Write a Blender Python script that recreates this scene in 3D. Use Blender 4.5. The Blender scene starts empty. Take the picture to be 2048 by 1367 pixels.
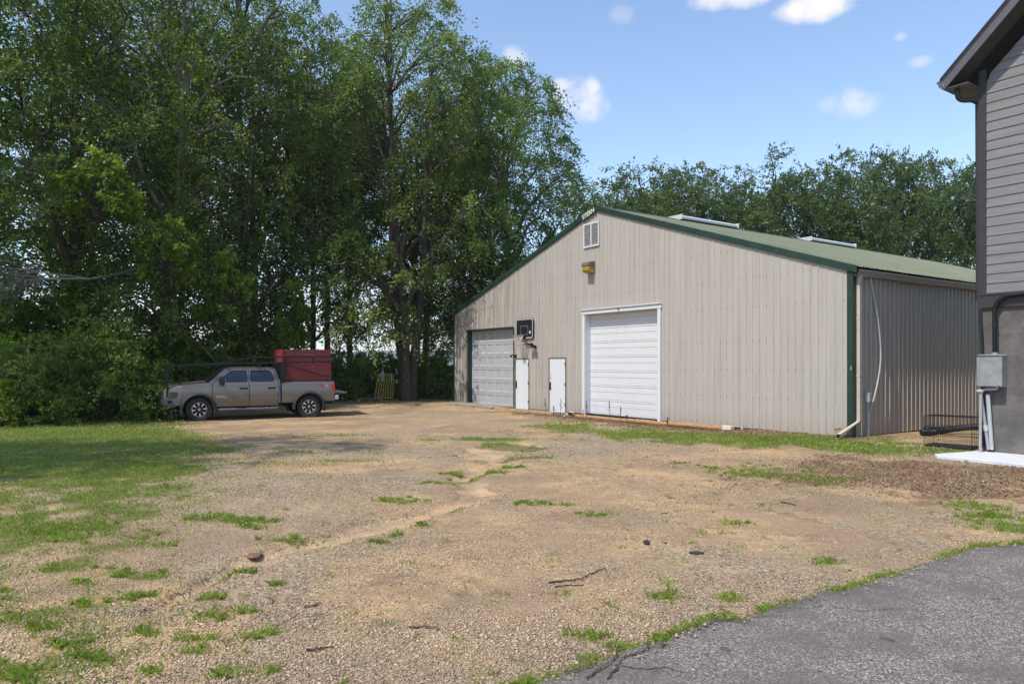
import bpy, math, random
import numpy as np
from mathutils import Vector, Matrix
from mathutils.geometry import tessellate_polygon

scene = bpy.context.scene
col = scene.collection
R = math.radians
PI = math.pi

# ------------------------------------------------------------------ camera
F_PX, CX, HY, EYE = 1423.0, 1024.0, 725.0, 1.9      # measured on the 2048 px photograph
cam_d = bpy.data.cameras.new('camera')
cam = bpy.data.objects.new('camera', cam_d)
col.objects.link(cam)
cam.location = (0, 0, EYE)
cam.rotation_euler = (R(90), 0, 0)
cam_d.sensor_width = 36.0
cam_d.lens = 36.0 * F_PX / 2048.0
cam_d.shift_y = (HY - 683.5) / 2048.0
cam_d.clip_start = 0.05
cam_d.clip_end = 20000
scene.camera = cam

# ------------------------------------------------------------------ sun, sky, exposure
SUN_EL = R(57)
SUN_H = Vector((-0.772, -0.636)).normalized()         # where the sun stands, on the ground plan
SUN_AZ = math.atan2(SUN_H.x, SUN_H.y)
sun_dir = Vector((SUN_H.x * math.cos(SUN_EL), SUN_H.y * math.cos(SUN_EL), math.sin(SUN_EL)))
sl = bpy.data.lights.new('sun', 'SUN')
sl.energy = 2.75
sl.angle = R(0.6)
sl.color = (1.0, 0.945, 0.85)
sun = bpy.data.objects.new('sun', sl)
col.objects.link(sun)
sun.location = (-40, -25, 60)
sun.rotation_euler = (-sun_dir).to_track_quat('-Z', 'Y').to_euler()

world = bpy.data.worlds.new('World')
scene.world = world
world.use_nodes = True
wn, wl = world.node_tree.nodes, world.node_tree.links
wn.clear()
w_out = wn.new('ShaderNodeOutputWorld')
w_bg = wn.new('ShaderNodeBackground')
w_bg.inputs['Strength'].default_value = 0.15
sky = wn.new('ShaderNodeTexSky')
sky.sky_type = 'NISHITA'
sky.sun_disc = False
sky.sun_elevation = SUN_EL
sky.sun_rotation = SUN_AZ
sky.altitude = 200
sky.air_density = 1.0
sky.dust_density = 0.4
sky.ozone_density = 0.8
tc = wn.new('ShaderNodeTexCoord')


def wmath(op, a, b=None, c=None):
    n = wn.new('ShaderNodeMath')
    n.operation = op
    for i, x in enumerate((a, b, c)):
        if x is None:
            continue
        if isinstance(x, (int, float)):
            n.inputs[i].default_value = x
        else:
            wl.new(x, n.inputs[i])
    return n.outputs[0]


def wdot(v, vec):
    n = wn.new('ShaderNodeVectorMath')
    n.operation = 'DOT_PRODUCT'
    wl.new(v, n.inputs[0])
    n.inputs[1].default_value = vec
    return n.outputs['Value']


def build_clouds():
    """Small fair-weather puffs at set bearings, all round the sky."""
    d = tc.outputs['Generated']
    nz = wn.new('ShaderNodeTexNoise')
    nz.inputs['Scale'].default_value = 20
    nz.inputs['Detail'].default_value = 7
    nz.inputs['Roughness'].default_value = 0.58
    wl.new(d, nz.inputs['Vector'])
    nbig = wn.new('ShaderNodeTexNoise')
    nbig.inputs['Scale'].default_value = 9
    nbig.inputs['Detail'].default_value = 3
    wl.new(d, nbig.inputs['Vector'])
    n1 = wmath('SUBTRACT', nz.outputs[0], 0.5)
    n2 = wmath('SUBTRACT', nbig.outputs[0], 0.5)
    pert = wmath('ADD', wmath('MULTIPLY', n1, 3.0), wmath('MULTIPLY', n2, 1.6))
    # direction of each puff (x, y, z per unit depth), half width, half height, strength
    puffs = []
    for px, py, hw, hh, s in ((1158, 196, 64, 48, 1.0), (1128, 172, 30, 20, .8), (1182, 178, 26, 30, 1.0), (1033, 116, 44, 30, .7),
                              (1700, 208, 64, 36, .8), (1720, 196, 30, 18, .7),
                              (1628, 12, 84, 34, 1.0), (1478, -6, 90, 26, .8), (1801, 74, 15, 11, .5), (1840, 124, 30, 15, .45),
                              (1242, 30, 26, 20, .22), (690, 600, 140, 90, .75), (600, 300, 110, 70, .8), (350, 420, 150, 90, .8),
                              (720, 330, 70, 60, .8), (860, 420, 120, 70, .7)):
        puffs.append(((px - CX) / F_PX, 1.0, (HY - py) / F_PX, hw / F_PX, hh / F_PX, s))
    rr = random.Random(5)
    for k in range(16):                              # the rest of the sky, behind and beside the camera
        a = R(50 + 260 * k / 15.0 + rr.uniform(-6, 6))
        puffs.append((math.sin(a), math.cos(a), rr.uniform(.25, .8), rr.uniform(.05, .11), rr.uniform(.03, .05), rr.uniform(.5, 1)))
    total = None
    for x, y, z, hw, hh, s in puffs:
        c = Vector((x, y, z))
        k = c.length
        c.normalize()
        e1 = Vector((c.y, -c.x, 0)).normalized()
        e2 = e1.cross(c) * -1
        a = wmath('DIVIDE', wdot(d, e1), hw / k)
        b = wmath('DIVIDE', wdot(d, e2), hh / k)
        front = wmath('GREATER_THAN', wdot(d, c), 0.3)
        r2 = wmath('ADD', wmath('MULTIPLY', a, a), wmath('MULTIPLY', b, b))
        m = wmath('SUBTRACT', 1.0, r2)
        m = wmath('MAXIMUM', m, -3.0)
        m = wmath('ADD', wmath('MULTIPLY', m, 1.0), pert)
        mr = wn.new('ShaderNodeMapRange')
        mr.interpolation_type = 'SMOOTHSTEP'
        wl.new(m, mr.inputs['Value'])
        mr.inputs['From Min'].default_value = -0.1
        mr.inputs['From Max'].default_value = 1.25
        mr.inputs['To Max'].default_value = s
        o = wmath('MULTIPLY', mr.outputs[0], front)
        total = o if total is None else wmath('MAXIMUM', total, o)
    mix = wn.new('ShaderNodeMix')
    mix.data_type = 'RGBA'
    wl.new(total, mix.inputs['Factor'])
    wl.new(sky.outputs[0], mix.inputs[6])
    mix.inputs[7].default_value = (4.3, 4.15, 4.2, 1)
    wl.new(mix.outputs[2], w_bg.inputs['Color'])


build_clouds()
wl.new(w_bg.outputs[0], w_out.inputs['Surface'])

scene.view_settings.view_transform = 'Standard'
scene.view_settings.look = 'None'
scene.view_settings.exposure = 0.74
scene.view_settings.gamma = 1.0
scene.view_settings.use_curve_mapping = False
scene.cycles.max_bounces = 8
scene.cycles.transparent_max_bounces = 8
scene.cycles.use_denoising = True


# ------------------------------------------------------------------ helpers: materials
def new_mat(name):
    m = bpy.data.materials.new(name)
    m.use_nodes = True
    nt = m.node_tree
    b = nt.nodes['Principled BSDF']
    return m, nt.nodes, nt.links, b


def lk(nodes, links, kind, **kw):
    n = nodes.new(kind)
    for k, v in kw.items():
        if k in n.inputs:
            if hasattr(v, 'is_output'):
                links.new(v, n.inputs[k])
            else:
                n.inputs[k].default_value = v
        else:
            setattr(n, k, v)
    return n


def mixc(nodes, links, fac, a, b, mode='MIX'):
    n = nodes.new('ShaderNodeMix')
    n.data_type = 'RGBA'
    n.blend_type = mode
    for i, x in ((0, fac), (6, a), (7, b)):
        if hasattr(x, 'is_output'):
            links.new(x, n.inputs[i])
        elif isinstance(x, (int, float)):
            n.inputs[i].default_value = x
        else:
            n.inputs[i].default_value = (*x[:3], 1)
    return n.outputs[2]


def mmath(nodes, links, op, a, b=None):
    n = nodes.new('ShaderNodeMath')
    n.operation = op
    for i, x in enumerate((a, b)):
        if x is None:
            continue
        if isinstance(x, (int, float)):
            n.inputs[i].default_value = x
        else:
            links.new(x, n.inputs[i])
    return n.outputs[0]


def mrange(nodes, links, v, a, b, c=0.0, d=1.0):
    n = nodes.new('ShaderNodeMapRange')
    n.interpolation_type = 'SMOOTHSTEP'
    links.new(v, n.inputs['Value'])
    n.inputs['From Min'].default_value = a
    n.inputs['From Max'].default_value = b
    n.inputs['To Min'].default_value = c
    n.inputs['To Max'].default_value = d
    return n.outputs[0]


def pm(name, c, rough=0.6, metal=0.0, spec=0.4, var=0.12, scale=6.0, stretch=(1, 1, 1), bump=0.0, bscale=40.0, dirt=None, coat=0.0):
    """A plain painted or raw material with some unevenness. dirt = (colour, amount, scale)."""
    m, N, L, b = new_mat(name)
    t = N.new('ShaderNodeTexCoord')
    mp = lk(N, L, 'ShaderNodeMapping', Vector=t.outputs['Object'])
    mp.inputs['Scale'].default_value = stretch
    nz = lk(N, L, 'ShaderNodeTexNoise', Vector=mp.outputs[0], Scale=scale, Detail=6.0, Roughness=0.6)
    f = mrange(N, L, nz.outputs[0], .3, .7)
    lo = [x * (1 - var) for x in c]
    hi = [min(1, x * (1 + var)) for x in c]
    o = mixc(N, L, f, lo, hi)
    if dirt:
        nd = lk(N, L, 'ShaderNodeTexNoise', Vector=mp.outputs[0], Scale=dirt[2], Detail=8.0, Roughness=0.7)
        fd = mrange(N, L, nd.outputs[0], .52, .75, 0, dirt[1])
        o = mixc(N, L, fd, o, dirt[0])
    L.new(o, b.inputs['Base Color'])
    b.inputs['Roughness'].default_value = rough
    b.inputs['Metallic'].default_value = metal
    b.inputs['Specular IOR Level'].default_value = spec
    if coat:
        b.inputs['Coat Weight'].default_value = coat
        b.inputs['Coat Roughness'].default_value = 0.08
    if bump:
        nb = lk(N, L, 'ShaderNodeTexNoise', Vector=mp.outputs[0], Scale=bscale, Detail=5.0)
        bp = lk(N, L, 'ShaderNodeBump', Height=nb.outputs[0], Strength=bump, Distance=0.02)
        L.new(bp.outputs[0], b.inputs['Normal'])
    return m


def leaf_mat(name, c0, c1, c2, trans=0.35, tcol=(0.16, 0.22, 0.03)):
    m, N, L, b = new_mat(name)
    at = N.new('ShaderNodeAttribute')
    at.attribute_name = 'tint'
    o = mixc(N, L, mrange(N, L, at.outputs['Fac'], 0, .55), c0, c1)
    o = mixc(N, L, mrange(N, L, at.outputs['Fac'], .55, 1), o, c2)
    L.new(o, b.inputs['Base Color'])
    b.inputs['Roughness'].default_value = 0.42
    b.inputs['Specular IOR Level'].default_value = 0.42
    tr = N.new('ShaderNodeBsdfTranslucent')
    tt = mixc(N, L, .55, o, tcol)
    L.new(tt, tr.inputs['Color'])
    ms = N.new('ShaderNodeMixShader')
    ms.inputs[0].default_value = trans
    L.new(b.outputs[0], ms.inputs[1])
    L.new(tr.outputs[0], ms.inputs[2])
    L.new(ms.outputs[0], N['Material Output'].inputs['Surface'])
    return m


# ------------------------------------------------------------------ helpers: meshes
class MB:
    def __init__(self):
        self.v, self.f = [], []

    def quad(self, *p):
        i = len(self.v)
        self.v += [tuple(q) for q in p]
        self.f.append(tuple(range(i, i + len(p))))

    def box(self, x0, x1, y0, y1, z0, z1):
        i = len(self.v)
        self.v += [(x0, y0, z0), (x1, y0, z0), (x1, y1, z0), (x0, y1, z0), (x0, y0, z1), (x1, y0, z1), (x1, y1, z1), (x0, y1, z1)]
        self.f += [(i, i + 3, i + 2, i + 1), (i + 4, i + 5, i + 6, i + 7), (i, i + 1, i + 5, i + 4), (i + 1, i + 2, i + 6, i + 5),
                   (i + 2, i + 3, i + 7, i + 6), (i + 3, i, i + 4, i + 7)]
        return self

    def bar(self, a, b, w, h, up=(0, 0, 1)):
        """a square bar from a to b"""
        a, b = Vector(a), Vector(b)
        d = (b - a).normalized()
        s = d.cross(Vector(up))
        if s.length < 1e-4:
            s = d.cross(Vector((1, 0, 0)))
        s.normalize()
        t = s.cross(d)
        i = len(self.v)
        for p in (a, b):
            for x, y in ((-1, -1), (1, -1), (1, 1), (-1, 1)):
                self.v.append(tuple(p + s * (x * w / 2) + t * (y * h / 2)))
        self.f += [(i, i + 1, i + 2, i + 3), (i + 7, i + 6, i + 5, i + 4)]
        for k in range(4):
            self.f.append((i + k, i + 4 + k, i + 4 + (k + 1) % 4, i + (k + 1) % 4))
        return self

    def tube(self, pts, r, n=6, caps=True):
        pts = [Vector(p) for p in pts]
        m = len(pts)
        rs = r if isinstance(r, (list, tuple)) else [r] * m
        i0 = len(self.v)
        ref = Vector((0.13, 0.21, 0.97))
        for k, p in enumerate(pts):
            d = (pts[min(k + 1, m - 1)] - pts[max(k - 1, 0)])
            d = d.normalized() if d.length > 1e-9 else Vector((0, 0, 1))
            s = d.cross(ref)
            if s.length < .05:
                s = d.cross(Vector((1, 0, 0)))
            s.normalize()
            t = s.cross(d)
            for j in range(n):
                a = 2 * PI * j / n
                self.v.append(tuple(p + (s * math.cos(a) + t * math.sin(a)) * rs[k]))
        for k in range(m - 1):
            for j in range(n):
                a, b = i0 + k * n + j, i0 + k * n + (j + 1) % n
                self.f.append((a, a + n, b + n, b))
        if caps:
            self.f.append(tuple(i0 + j for j in range(n)))
            self.f.append(tuple(i0 + (m - 1) * n + j for j in reversed(range(n))))
        return self

    def prism(self, poly, fn, d0, d1):
        """poly: 2D outline; fn(a, b, d) -> 3D"""
        i, n = len(self.v), len(poly)
        for d in (d0, d1):
            self.v += [tuple(fn(a, b, d)) for a, b in poly]
        self.f.append(tuple(i + k for k in range(n)))
        self.f.append(tuple(i + n + k for k in reversed(range(n))))
        for k in range(n):
            self.f.append((i + k, i + n + k, i + n + (k + 1) % n, i + (k + 1) % n))
        return self

    def holed(self, outer, holes, fn, d0, d1):
        """plate with holes: outlines in 2D, fn(a, b, d) -> 3D, thickness d0..d1"""
        loops = [outer] + holes
        flat = [p for l in loops for p in l]
        tri = tessellate_polygon([[Vector((a, b, 0)) for a, b in l] for l in loops])
        i, n = len(self.v), len(flat)
        for d in (d0, d1):
            self.v += [tuple(fn(a, b, d)) for a, b in flat]
        for t in tri:
            self.f.append(tuple(i + k for k in t))
            self.f.append(tuple(i + n + k for k in reversed(t)))
        o = 0
        for l in loops:
            m = len(l)
            for k in range(m):
                a, b = i + o + k, i + o + (k + 1) % m
                self.f.append((a, b, b + n, a + n))
            o += m
        return self

    def lathe(self, prof, n=24, fn=None, closed=False):
        """prof: (radius, height); axis is local y unless fn maps (r, a, h) elsewhere"""
        fn = fn or (lambda r, a, h: (r * math.cos(a), h, r * math.sin(a)))
        i, m = len(self.v), len(prof)
        for r, h in prof:
            for k in range(n):
                self.v.append(tuple(fn(r, 2 * PI * k / n, h)))
        for j in range(m if closed else m - 1):
            for k in range(n):
                a, b = i + j * n + k, i + j * n + (k + 1) % n
                c, d = i + ((j + 1) % m) * n + (k + 1) % n, i + ((j + 1) % m) * n + k
                self.f.append((a, b, c, d))
        return self

    def grid(self, nx, ny, fn):
        i = len(self.v)
        for a in range(nx + 1):
            for b in range(ny + 1):
                self.v.append(tuple(fn(a / nx, b / ny)))
        for a in range(nx):
            for b in range(ny):
                k = i + a * (ny + 1) + b
                self.f.append((k, k + ny + 1, k + ny + 2, k + 1))
        return self

    def mirror_y(self):
        n = len(self.v)
        self.v += [(x, -y, z) for x, y, z in self.v]
        self.f += [tuple(n + k for k in reversed(f)) for f in self.f]
        return self

    def mesh(self, name, mat, smooth=False):
        me = bpy.data.meshes.new(name)
        me.from_pydata(self.v, [], self.f)
        me.materials.append(mat)
        if smooth:
            me.polygons.foreach_set('use_smooth', [True] * len(me.polygons))
        me.update()
        return me

    def build(self, name, mat, parent=None, smooth=False, bevel=0.0, fixn=False):
        me = self.mesh(name, mat, smooth)
        if fixn:
            import bmesh
            bm = bmesh.new()
            bm.from_mesh(me)
            bmesh.ops.recalc_face_normals(bm, faces=bm.faces)
            bm.to_mesh(me)
            bm.free()
        o = link(name, me, parent)
        if smooth and smooth != 'all':
            try:
                me.set_sharp_from_angle(angle=R(38))
            except Exception:
                pass
        if bevel:
            md = o.modifiers.new('bevel', 'BEVEL')
            md.width = bevel
            md.segments = 2
            md.limit_method = 'ANGLE'
        return o


def link(name, data, parent=None):
    o = bpy.data.objects.new(name, data)
    col.objects.link(o)
    if parent is not None:
        o.parent = parent
    return o


def tag(o, label, cat, group=None):
    o['label'] = label
    o['category'] = cat
    if group:
        o['group'] = group
    return o


def thing(name, label, cat, loc=(0, 0, 0), rz=0.0, group=None):
    o = link(name, None)
    o.empty_display_size = 0.3
    o.location = loc
    o.rotation_euler = (0, 0, rz)
    return tag(o, label, cat, group)


def structure(o):
    o['kind'] = 'structure'
    return o


def stuff(o):
    o['kind'] = 'stuff'
    return o


def np_mesh(name, V, Fc, mat, tint=None, smooth=False):
    """fast mesh from numpy arrays, faces all of one size"""
    me = bpy.data.meshes.new(name)
    n, k = Fc.shape
    me.vertices.add(len(V))
    me.vertices.foreach_set('co', np.ascontiguousarray(V, dtype=np.float32).ravel())
    me.loops.add(n * k)
    me.loops.foreach_set('vertex_index', np.ascontiguousarray(Fc, dtype=np.int32).ravel())
    me.polygons.add(n)
    me.polygons.foreach_set('loop_start', np.arange(0, n * k, k, dtype=np.int32))
    me.polygons.foreach_set('loop_total', np.full(n, k, dtype=np.int32))
    if smooth:
        me.polygons.foreach_set('use_smooth', np.ones(n, dtype=bool))
    for nm, arr in (tint or {}).items():
        a = me.attributes.new(nm, 'FLOAT', 'POINT')
        a.data.foreach_set('value', np.ascontiguousarray(arr, dtype=np.float32))
    me.materials.append(mat)
    me.update(calc_edges=True)
    return me


# ------------------------------------------------------------------ helpers: ground
_rng = np.random.default_rng(11)
_LAT = _rng.random((256, 256))


def vnoise(x, y, s=1.0, seed=0):
    x = np.asarray(x, float) * s + seed * 17.31
    y = np.asarray(y, float) * s + seed * 9.77
    xi, yi = np.floor(x).astype(int), np.floor(y).astype(int)
    fx, fy = x - xi, y - yi
    fx, fy = fx * fx * (3 - 2 * fx), fy * fy * (3 - 2 * fy)
    g = lambda a, b: _LAT[a % 256, b % 256]
    return (g(xi, yi) * (1 - fx) + g(xi + 1, yi) * fx) * (1 - fy) + (g(xi, yi + 1) * (1 - fx) + g(xi + 1, yi + 1) * fx) * fy


def fbm(x, y, s=1.0, seed=0, o=4):
    t, a, w = 0, 1.0, 0
    for k in range(o):
        t = t + a * vnoise(x, y, s * 2 ** k, seed + k)
        w += a
        a *= .55
    return t / w


def ss(a, b, x):
    t = np.clip((np.asarray(x, float) - a) / (b - a), 0, 1)
    return t * t * (3 - 2 * t)


# the shed's front corner and its two horizontal axes (along the gable wall, and back)
UX, UY = -0.56522, 0.82494
VX, VY = 0.82494, 0.56522
SC = (8.62, 18.02)
ROT = math.atan2(-UY, -UX)                          # shed and house share one heading
HK = (9.76, 14.80)                                   # the house's corner


def shed_uv(x, y):
    dx, dy = np.asarray(x, float) - SC[0], np.asarray(y, float) - SC[1]
    return dx * UX + dy * UY, dx * VX + dy * VY


def G(px, py, z=0.0):
    """the point of level z that the photograph shows at px, py"""
    Y = (EYE - z) * F_PX / (py - HY)
    return ((px - CX) / F_PX * Y, Y)


RUT = [G(*p) for p in ((300, 1225), (395, 1175), (480, 1130), (545, 1108), (640, 1082), (720, 1058), (800, 1040), (900, 1008), (955, 985),
                       (940, 968), (925, 955), (960, 938), (990, 922), (965, 908), (985, 897), (1045, 890))]
RUT_W = [.62 * w_ for w_ in [.10, .16, .22, .34, .45, .42, .40, .42, .60, .62, .5, .42, .6, 1.0, 1.3, 1.1]]


def poly_dist(x, y, pts, wid):
    """distance to a polyline divided by its local half width"""
    best = np.full(np.shape(x), 1e9)
    for (a, b, wa, wb) in zip(pts[:-1], pts[1:], wid[:-1], wid[1:]):
        ax, ay, bx, by = *a, *b
        dx, dy = bx - ax, by - ay
        t = np.clip(((x - ax) * dx + (y - ay) * dy) / (dx * dx + dy * dy), 0, 1)
        d = np.hypot(x - ax - t * dx, y - ay - t * dy) / (wa + (wb - wa) * t)
        best = np.minimum(best, d)
    return best


def rut_mask(x, y):
    n = (fbm(x, y, 2.6, 3, 5) - .5) * 1.8
    return ss(1.1, .35, poly_dist(x, y, RUT, RUT_W) + n)


def gz(x, y):
    x, y = np.asarray(x, float), np.asarray(y, float)
    u, v = shed_uv(x, y)
    z = -0.20 * ss(14, 24, y) * ss(1, -6, x) * (1 - ss(29, 34, y))
    z = z - 0.12 * ss(2.0, .5, -v) * ss(2.6, 4.2, u) * ss(16.5, 13, u) * (v < 3)
    near = ss(60, 30, np.hypot(x, y))
    z = z + near * ((fbm(x, y, .35, 5, 3) - .5) * .05 + (fbm(x, y, 2.3, 8, 3) - .5) * .018)
    z = z - 0.075 * rut_mask(x, y) * near
    far = ss(90, 600, np.hypot(x, y))
    return z - 3.0 * far


def gzf(x, y):
    return float(gz(x, y))


LAWN = sorted([G(*p)[::-1] for p in ((60, 1367), (150, 1240), (120, 1160), (215, 1060), (330, 1010), (410, 975), (390, 935), (420, 900), (400, 870), (345, 850))]
              + [(30.0, -14.5), (36, -8), (60, -2)])
_ly, _lx = np.array([p[0] for p in LAWN]), np.array([p[1] for p in LAWN])
# green patches: px, py on the photograph, half width and half depth in metres, density
PATCH = [(1600, 882, 2.6, 1.5, 1.0), (1690, 892, 1.6, 1.2, 1.0), (1510, 880, 1.8, 1.6, .95), (1390, 876, 2.2, 1.8, .8), (1290, 870, 1.7, 2.0, .7),
         (1130, 852, 1.1, 1.3, .6), (1180, 862, 1.2, .9, .55), (1760, 900, 1.4, 1.1, .85), (1830, 905, 1.0, .7, .6), (1870, 897, .7, .6, .7),
         (985, 878, 1.5, .5, 1.0), (1030, 890, .9, .55, 1.0), (1058, 897, .7, .4, 1.0), (955, 876, .6, .3, .8), (1065, 915, .45, .28, .9), (985, 888, .3, .2, .7),
         (1014, 918, .35, .18, .8), (1025, 934, .3, .15, .8), (980, 943, .28, .14, 1), (960, 922, .3, .12, .8), (920, 911, .3, .12, .8), (932, 955, .25, .14, .8), (880, 965, .3, .14, .7),
         (905, 945, .3, .12, .8), (690, 922, 1.0, .35, .6), (620, 905, 1.2, .5, .5), (640, 862, 1.5, .6, .5), (700, 862, 1.2, .5, .4), (560, 930, 1.0, .5, .4), (740, 905, .6, .3, .5),
         (782, 1000, .28, .14, .9), (815, 1001, .26, .12, .9), (895, 1019, .18, .12, .8), (492, 1040, .3, .16, .8), (497, 1053, .2, .1, .7), (418, 1035, .3, .18, .8),
         (582, 1080, .26, .1, 1.0), (840, 1052, .1, .07, .7), (787, 1070, .12, .06, .7), (757, 1083, .1, .05, .7),
         (1180, 1029, .16, .1, .9), (1195, 1030, .14, .07, .8), (1050, 1005, .14, .1, .7), (1090, 1008, .3, .1, .6), (1505, 950, .6, .35, .7), (1640, 960, .6, .4, .5), (1490, 935, .9, .4, .4),
         (1470, 1045, .12, .07, .6), (1650, 1122, .12, .06, .8), (1950, 1010, .4, .2, .7), (1990, 1030, .5, .3, .7), (2040, 1050, .5, .5, .9),
         (430, 1240, .15, .05, 1.0), (505, 1276, .2, .08, 1.0), (392, 1303, .16, .05, 1.0), (372, 1282, .1, .03, .9), (282, 1266, .08, .04, .9), (245, 1200, .2, .09, 1.0), (195, 1213, .14, .06, 1.0),
         (90, 1255, .2, .09, 1.0), (40, 1235, .2, .09, .8), (160, 1305, .18, .1, 1.0), (130, 1290, .14, .08, 1.0), (200, 1325, .12, .06, 1.0), (70, 1355, .3, .1, .9), (20, 1345, .25, .1, .8),
         (305, 1155, .16, .1, .9), (160, 1167, .14, .06, 1.0), (130, 1140, .34, .1, .9), (30, 1185, .2, .08, .7), (235, 1143, .16, .08, .7), (250, 1153, .14, .06, .8), (430, 1200, .1, .04, .9),
         (505, 1225, .08, .05, .8), (555, 1170, .08, .04, .8), (487, 1148, .08, .03, .8), (450, 1155, .1, .06, .7), (155, 1052, .5, .25, 1.0), (100, 1075, .5, .25, .8), (290, 1070, .3, .2, .5), (325, 1085, .2, .08, .5),
         (430, 1355, .1, .04, .9), (510, 1340, .1, .04, .7), (300, 1345, .1, .04, .7), (1205, 1270, .16, .06, .9), (1345, 1190, .2, .05, .9), (1450, 1193, .1, .05, .8), (1240, 1290, .2, .05, .8)]
PATCH_W = [(*G(px, py), a, b, s) for px, py, a, b, s in PATCH]
EDGE = [G(*p) for p in ((900, 1440), (1040, 1380), (1130, 1352), (1210, 1322), (1255, 1300), (1290, 1291), (1345, 1272), (1395, 1250), (1440, 1238), (1500, 1236), (1560, 1212), (1640, 1186),
                        (1700, 1178), (1770, 1154), (1850, 1130), (1910, 1108), (1965, 1094), (2030, 1090), (2110, 1078), (2300, 1058))]


def grass_mask(x, y):
    """how thick the grass stands, 0..1"""
    xb = np.interp(y, _ly, _lx) + .45
    n = fbm(x, y, .9, 21)
    patchy = 0.44 + 0.26 * ss(6.6, 7.6, y) + 0.30 * ss(10.8, 13, y)
    n3 = fbm(x, y, 2.2, 33)
    lawn = ss(.9, -1.3, x - xb + (n - .5) * 2.4) * np.clip(patchy + (n3 - .5) * (1.9 - 1.5 * ss(9.5, 14, y)), 0, 1)
    lawn = lawn * ss(40, 33, y)
    g = lawn
    for cx_, cy_, a, b, s in PATCH_W:
        d = np.hypot((x - cx_) / a, (y - cy_) / b)
        g = np.maximum(g, s * ss(1.25, .35, d + (n3 - .5) * 1.9))
    e = poly_dist(x, y, EDGE, [.09] * len(EDGE))
    g = np.maximum(g, ss(1.6, .5, e + (fbm(x, y, 3.0, 44) - .42) * 3.2) * .9)
    field = ss(46, 60, np.hypot(x, y))
    return np.clip(np.maximum(g, field), 0, 1)


def weed_mask(x, y):
    """brown trampled weeds before the house and along the shed"""
    cx_, cy_ = G(1960, 955)
    n = (fbm(x, y, 1.1, 51) - .5) * 1.3
    a = ss(1.3, .5, np.hypot((x - cx_) / 4.2, (y - cy_) / 2.3) + n)
    u, v = shed_uv(x, y)
    b = ss(3.6, 1.6, -v + n * 1.5) * ss(-1.5, 0, u) * ss(15.5, 13, u) * (v < 1) * .75
    return np.maximum(a, b)


TRACKS = [[G(*p) for p in ((1500, 1330), (1290, 1190), (1130, 1080), (1020, 980), (985, 900), (1010, 850), (1005, 828))],
          [G(*p) for p in ((1180, 1330), (1060, 1190), (950, 1080), (890, 980), (900, 900), (960, 850), (972, 826))],
          [G(*p) for p in ((1700, 1180), (1420, 1080), (1150, 1000), (900, 920), (760, 870), (690, 845), (640, 838))],
          [G(*p) for p in ((1850, 1130), (1560, 1040), (1260, 965), (980, 900), (820, 858), (740, 838), (700, 828))]]


def track_mask(x, y):
    """where vehicles have packed the fines"""
    n = (fbm(x, y, 1.4, 131) - .5) * 1.5
    m = np.zeros(np.shape(x))
    for t in TRACKS:
        m = np.maximum(m, ss(1.3, .3, poly_dist(x, y, t, [.26] * len(t)) + n))
    return m


def grey_mask(x, y):
    """areas of bare grey stone"""
    n = fbm(x, y, .55, 61, 5)
    g = ss(.47, .62, n)
    for px, py, a, b, s in ((870, 962, 1.6, .5, 1), (950, 1028, 1.2, .25, 1), (500, 1010, 3.5, 1.6, .7), (600, 900, 3.5, 1.6, .9), (1160, 885, 2.0, .7, .7), (1500, 1130, 1.6, .5, .6), (250, 1225, .6, .12, .9), (900, 870, 2.6, .9, .5)):
        X, Y = G(px, py)
        g = np.maximum(g, s * ss(1.4, .3, np.hypot((x - X) / a, (y - Y) / b) + (n - .5)))
    tan = np.zeros(np.shape(x))
    for px, py, a, b, s in ((1400, 985, 4.5, 2.0, 1), (760, 935, 2.2, .7, 1), (1250, 1060, 2.4, .8, .9)):
        X, Y = G(px, py)
        tan = np.maximum(tan, s * ss(1.4, .3, np.hypot((x - X) / a, (y - Y) / b) + (n - .5)))
    return np.clip(g - tan, 0, 1)


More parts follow.
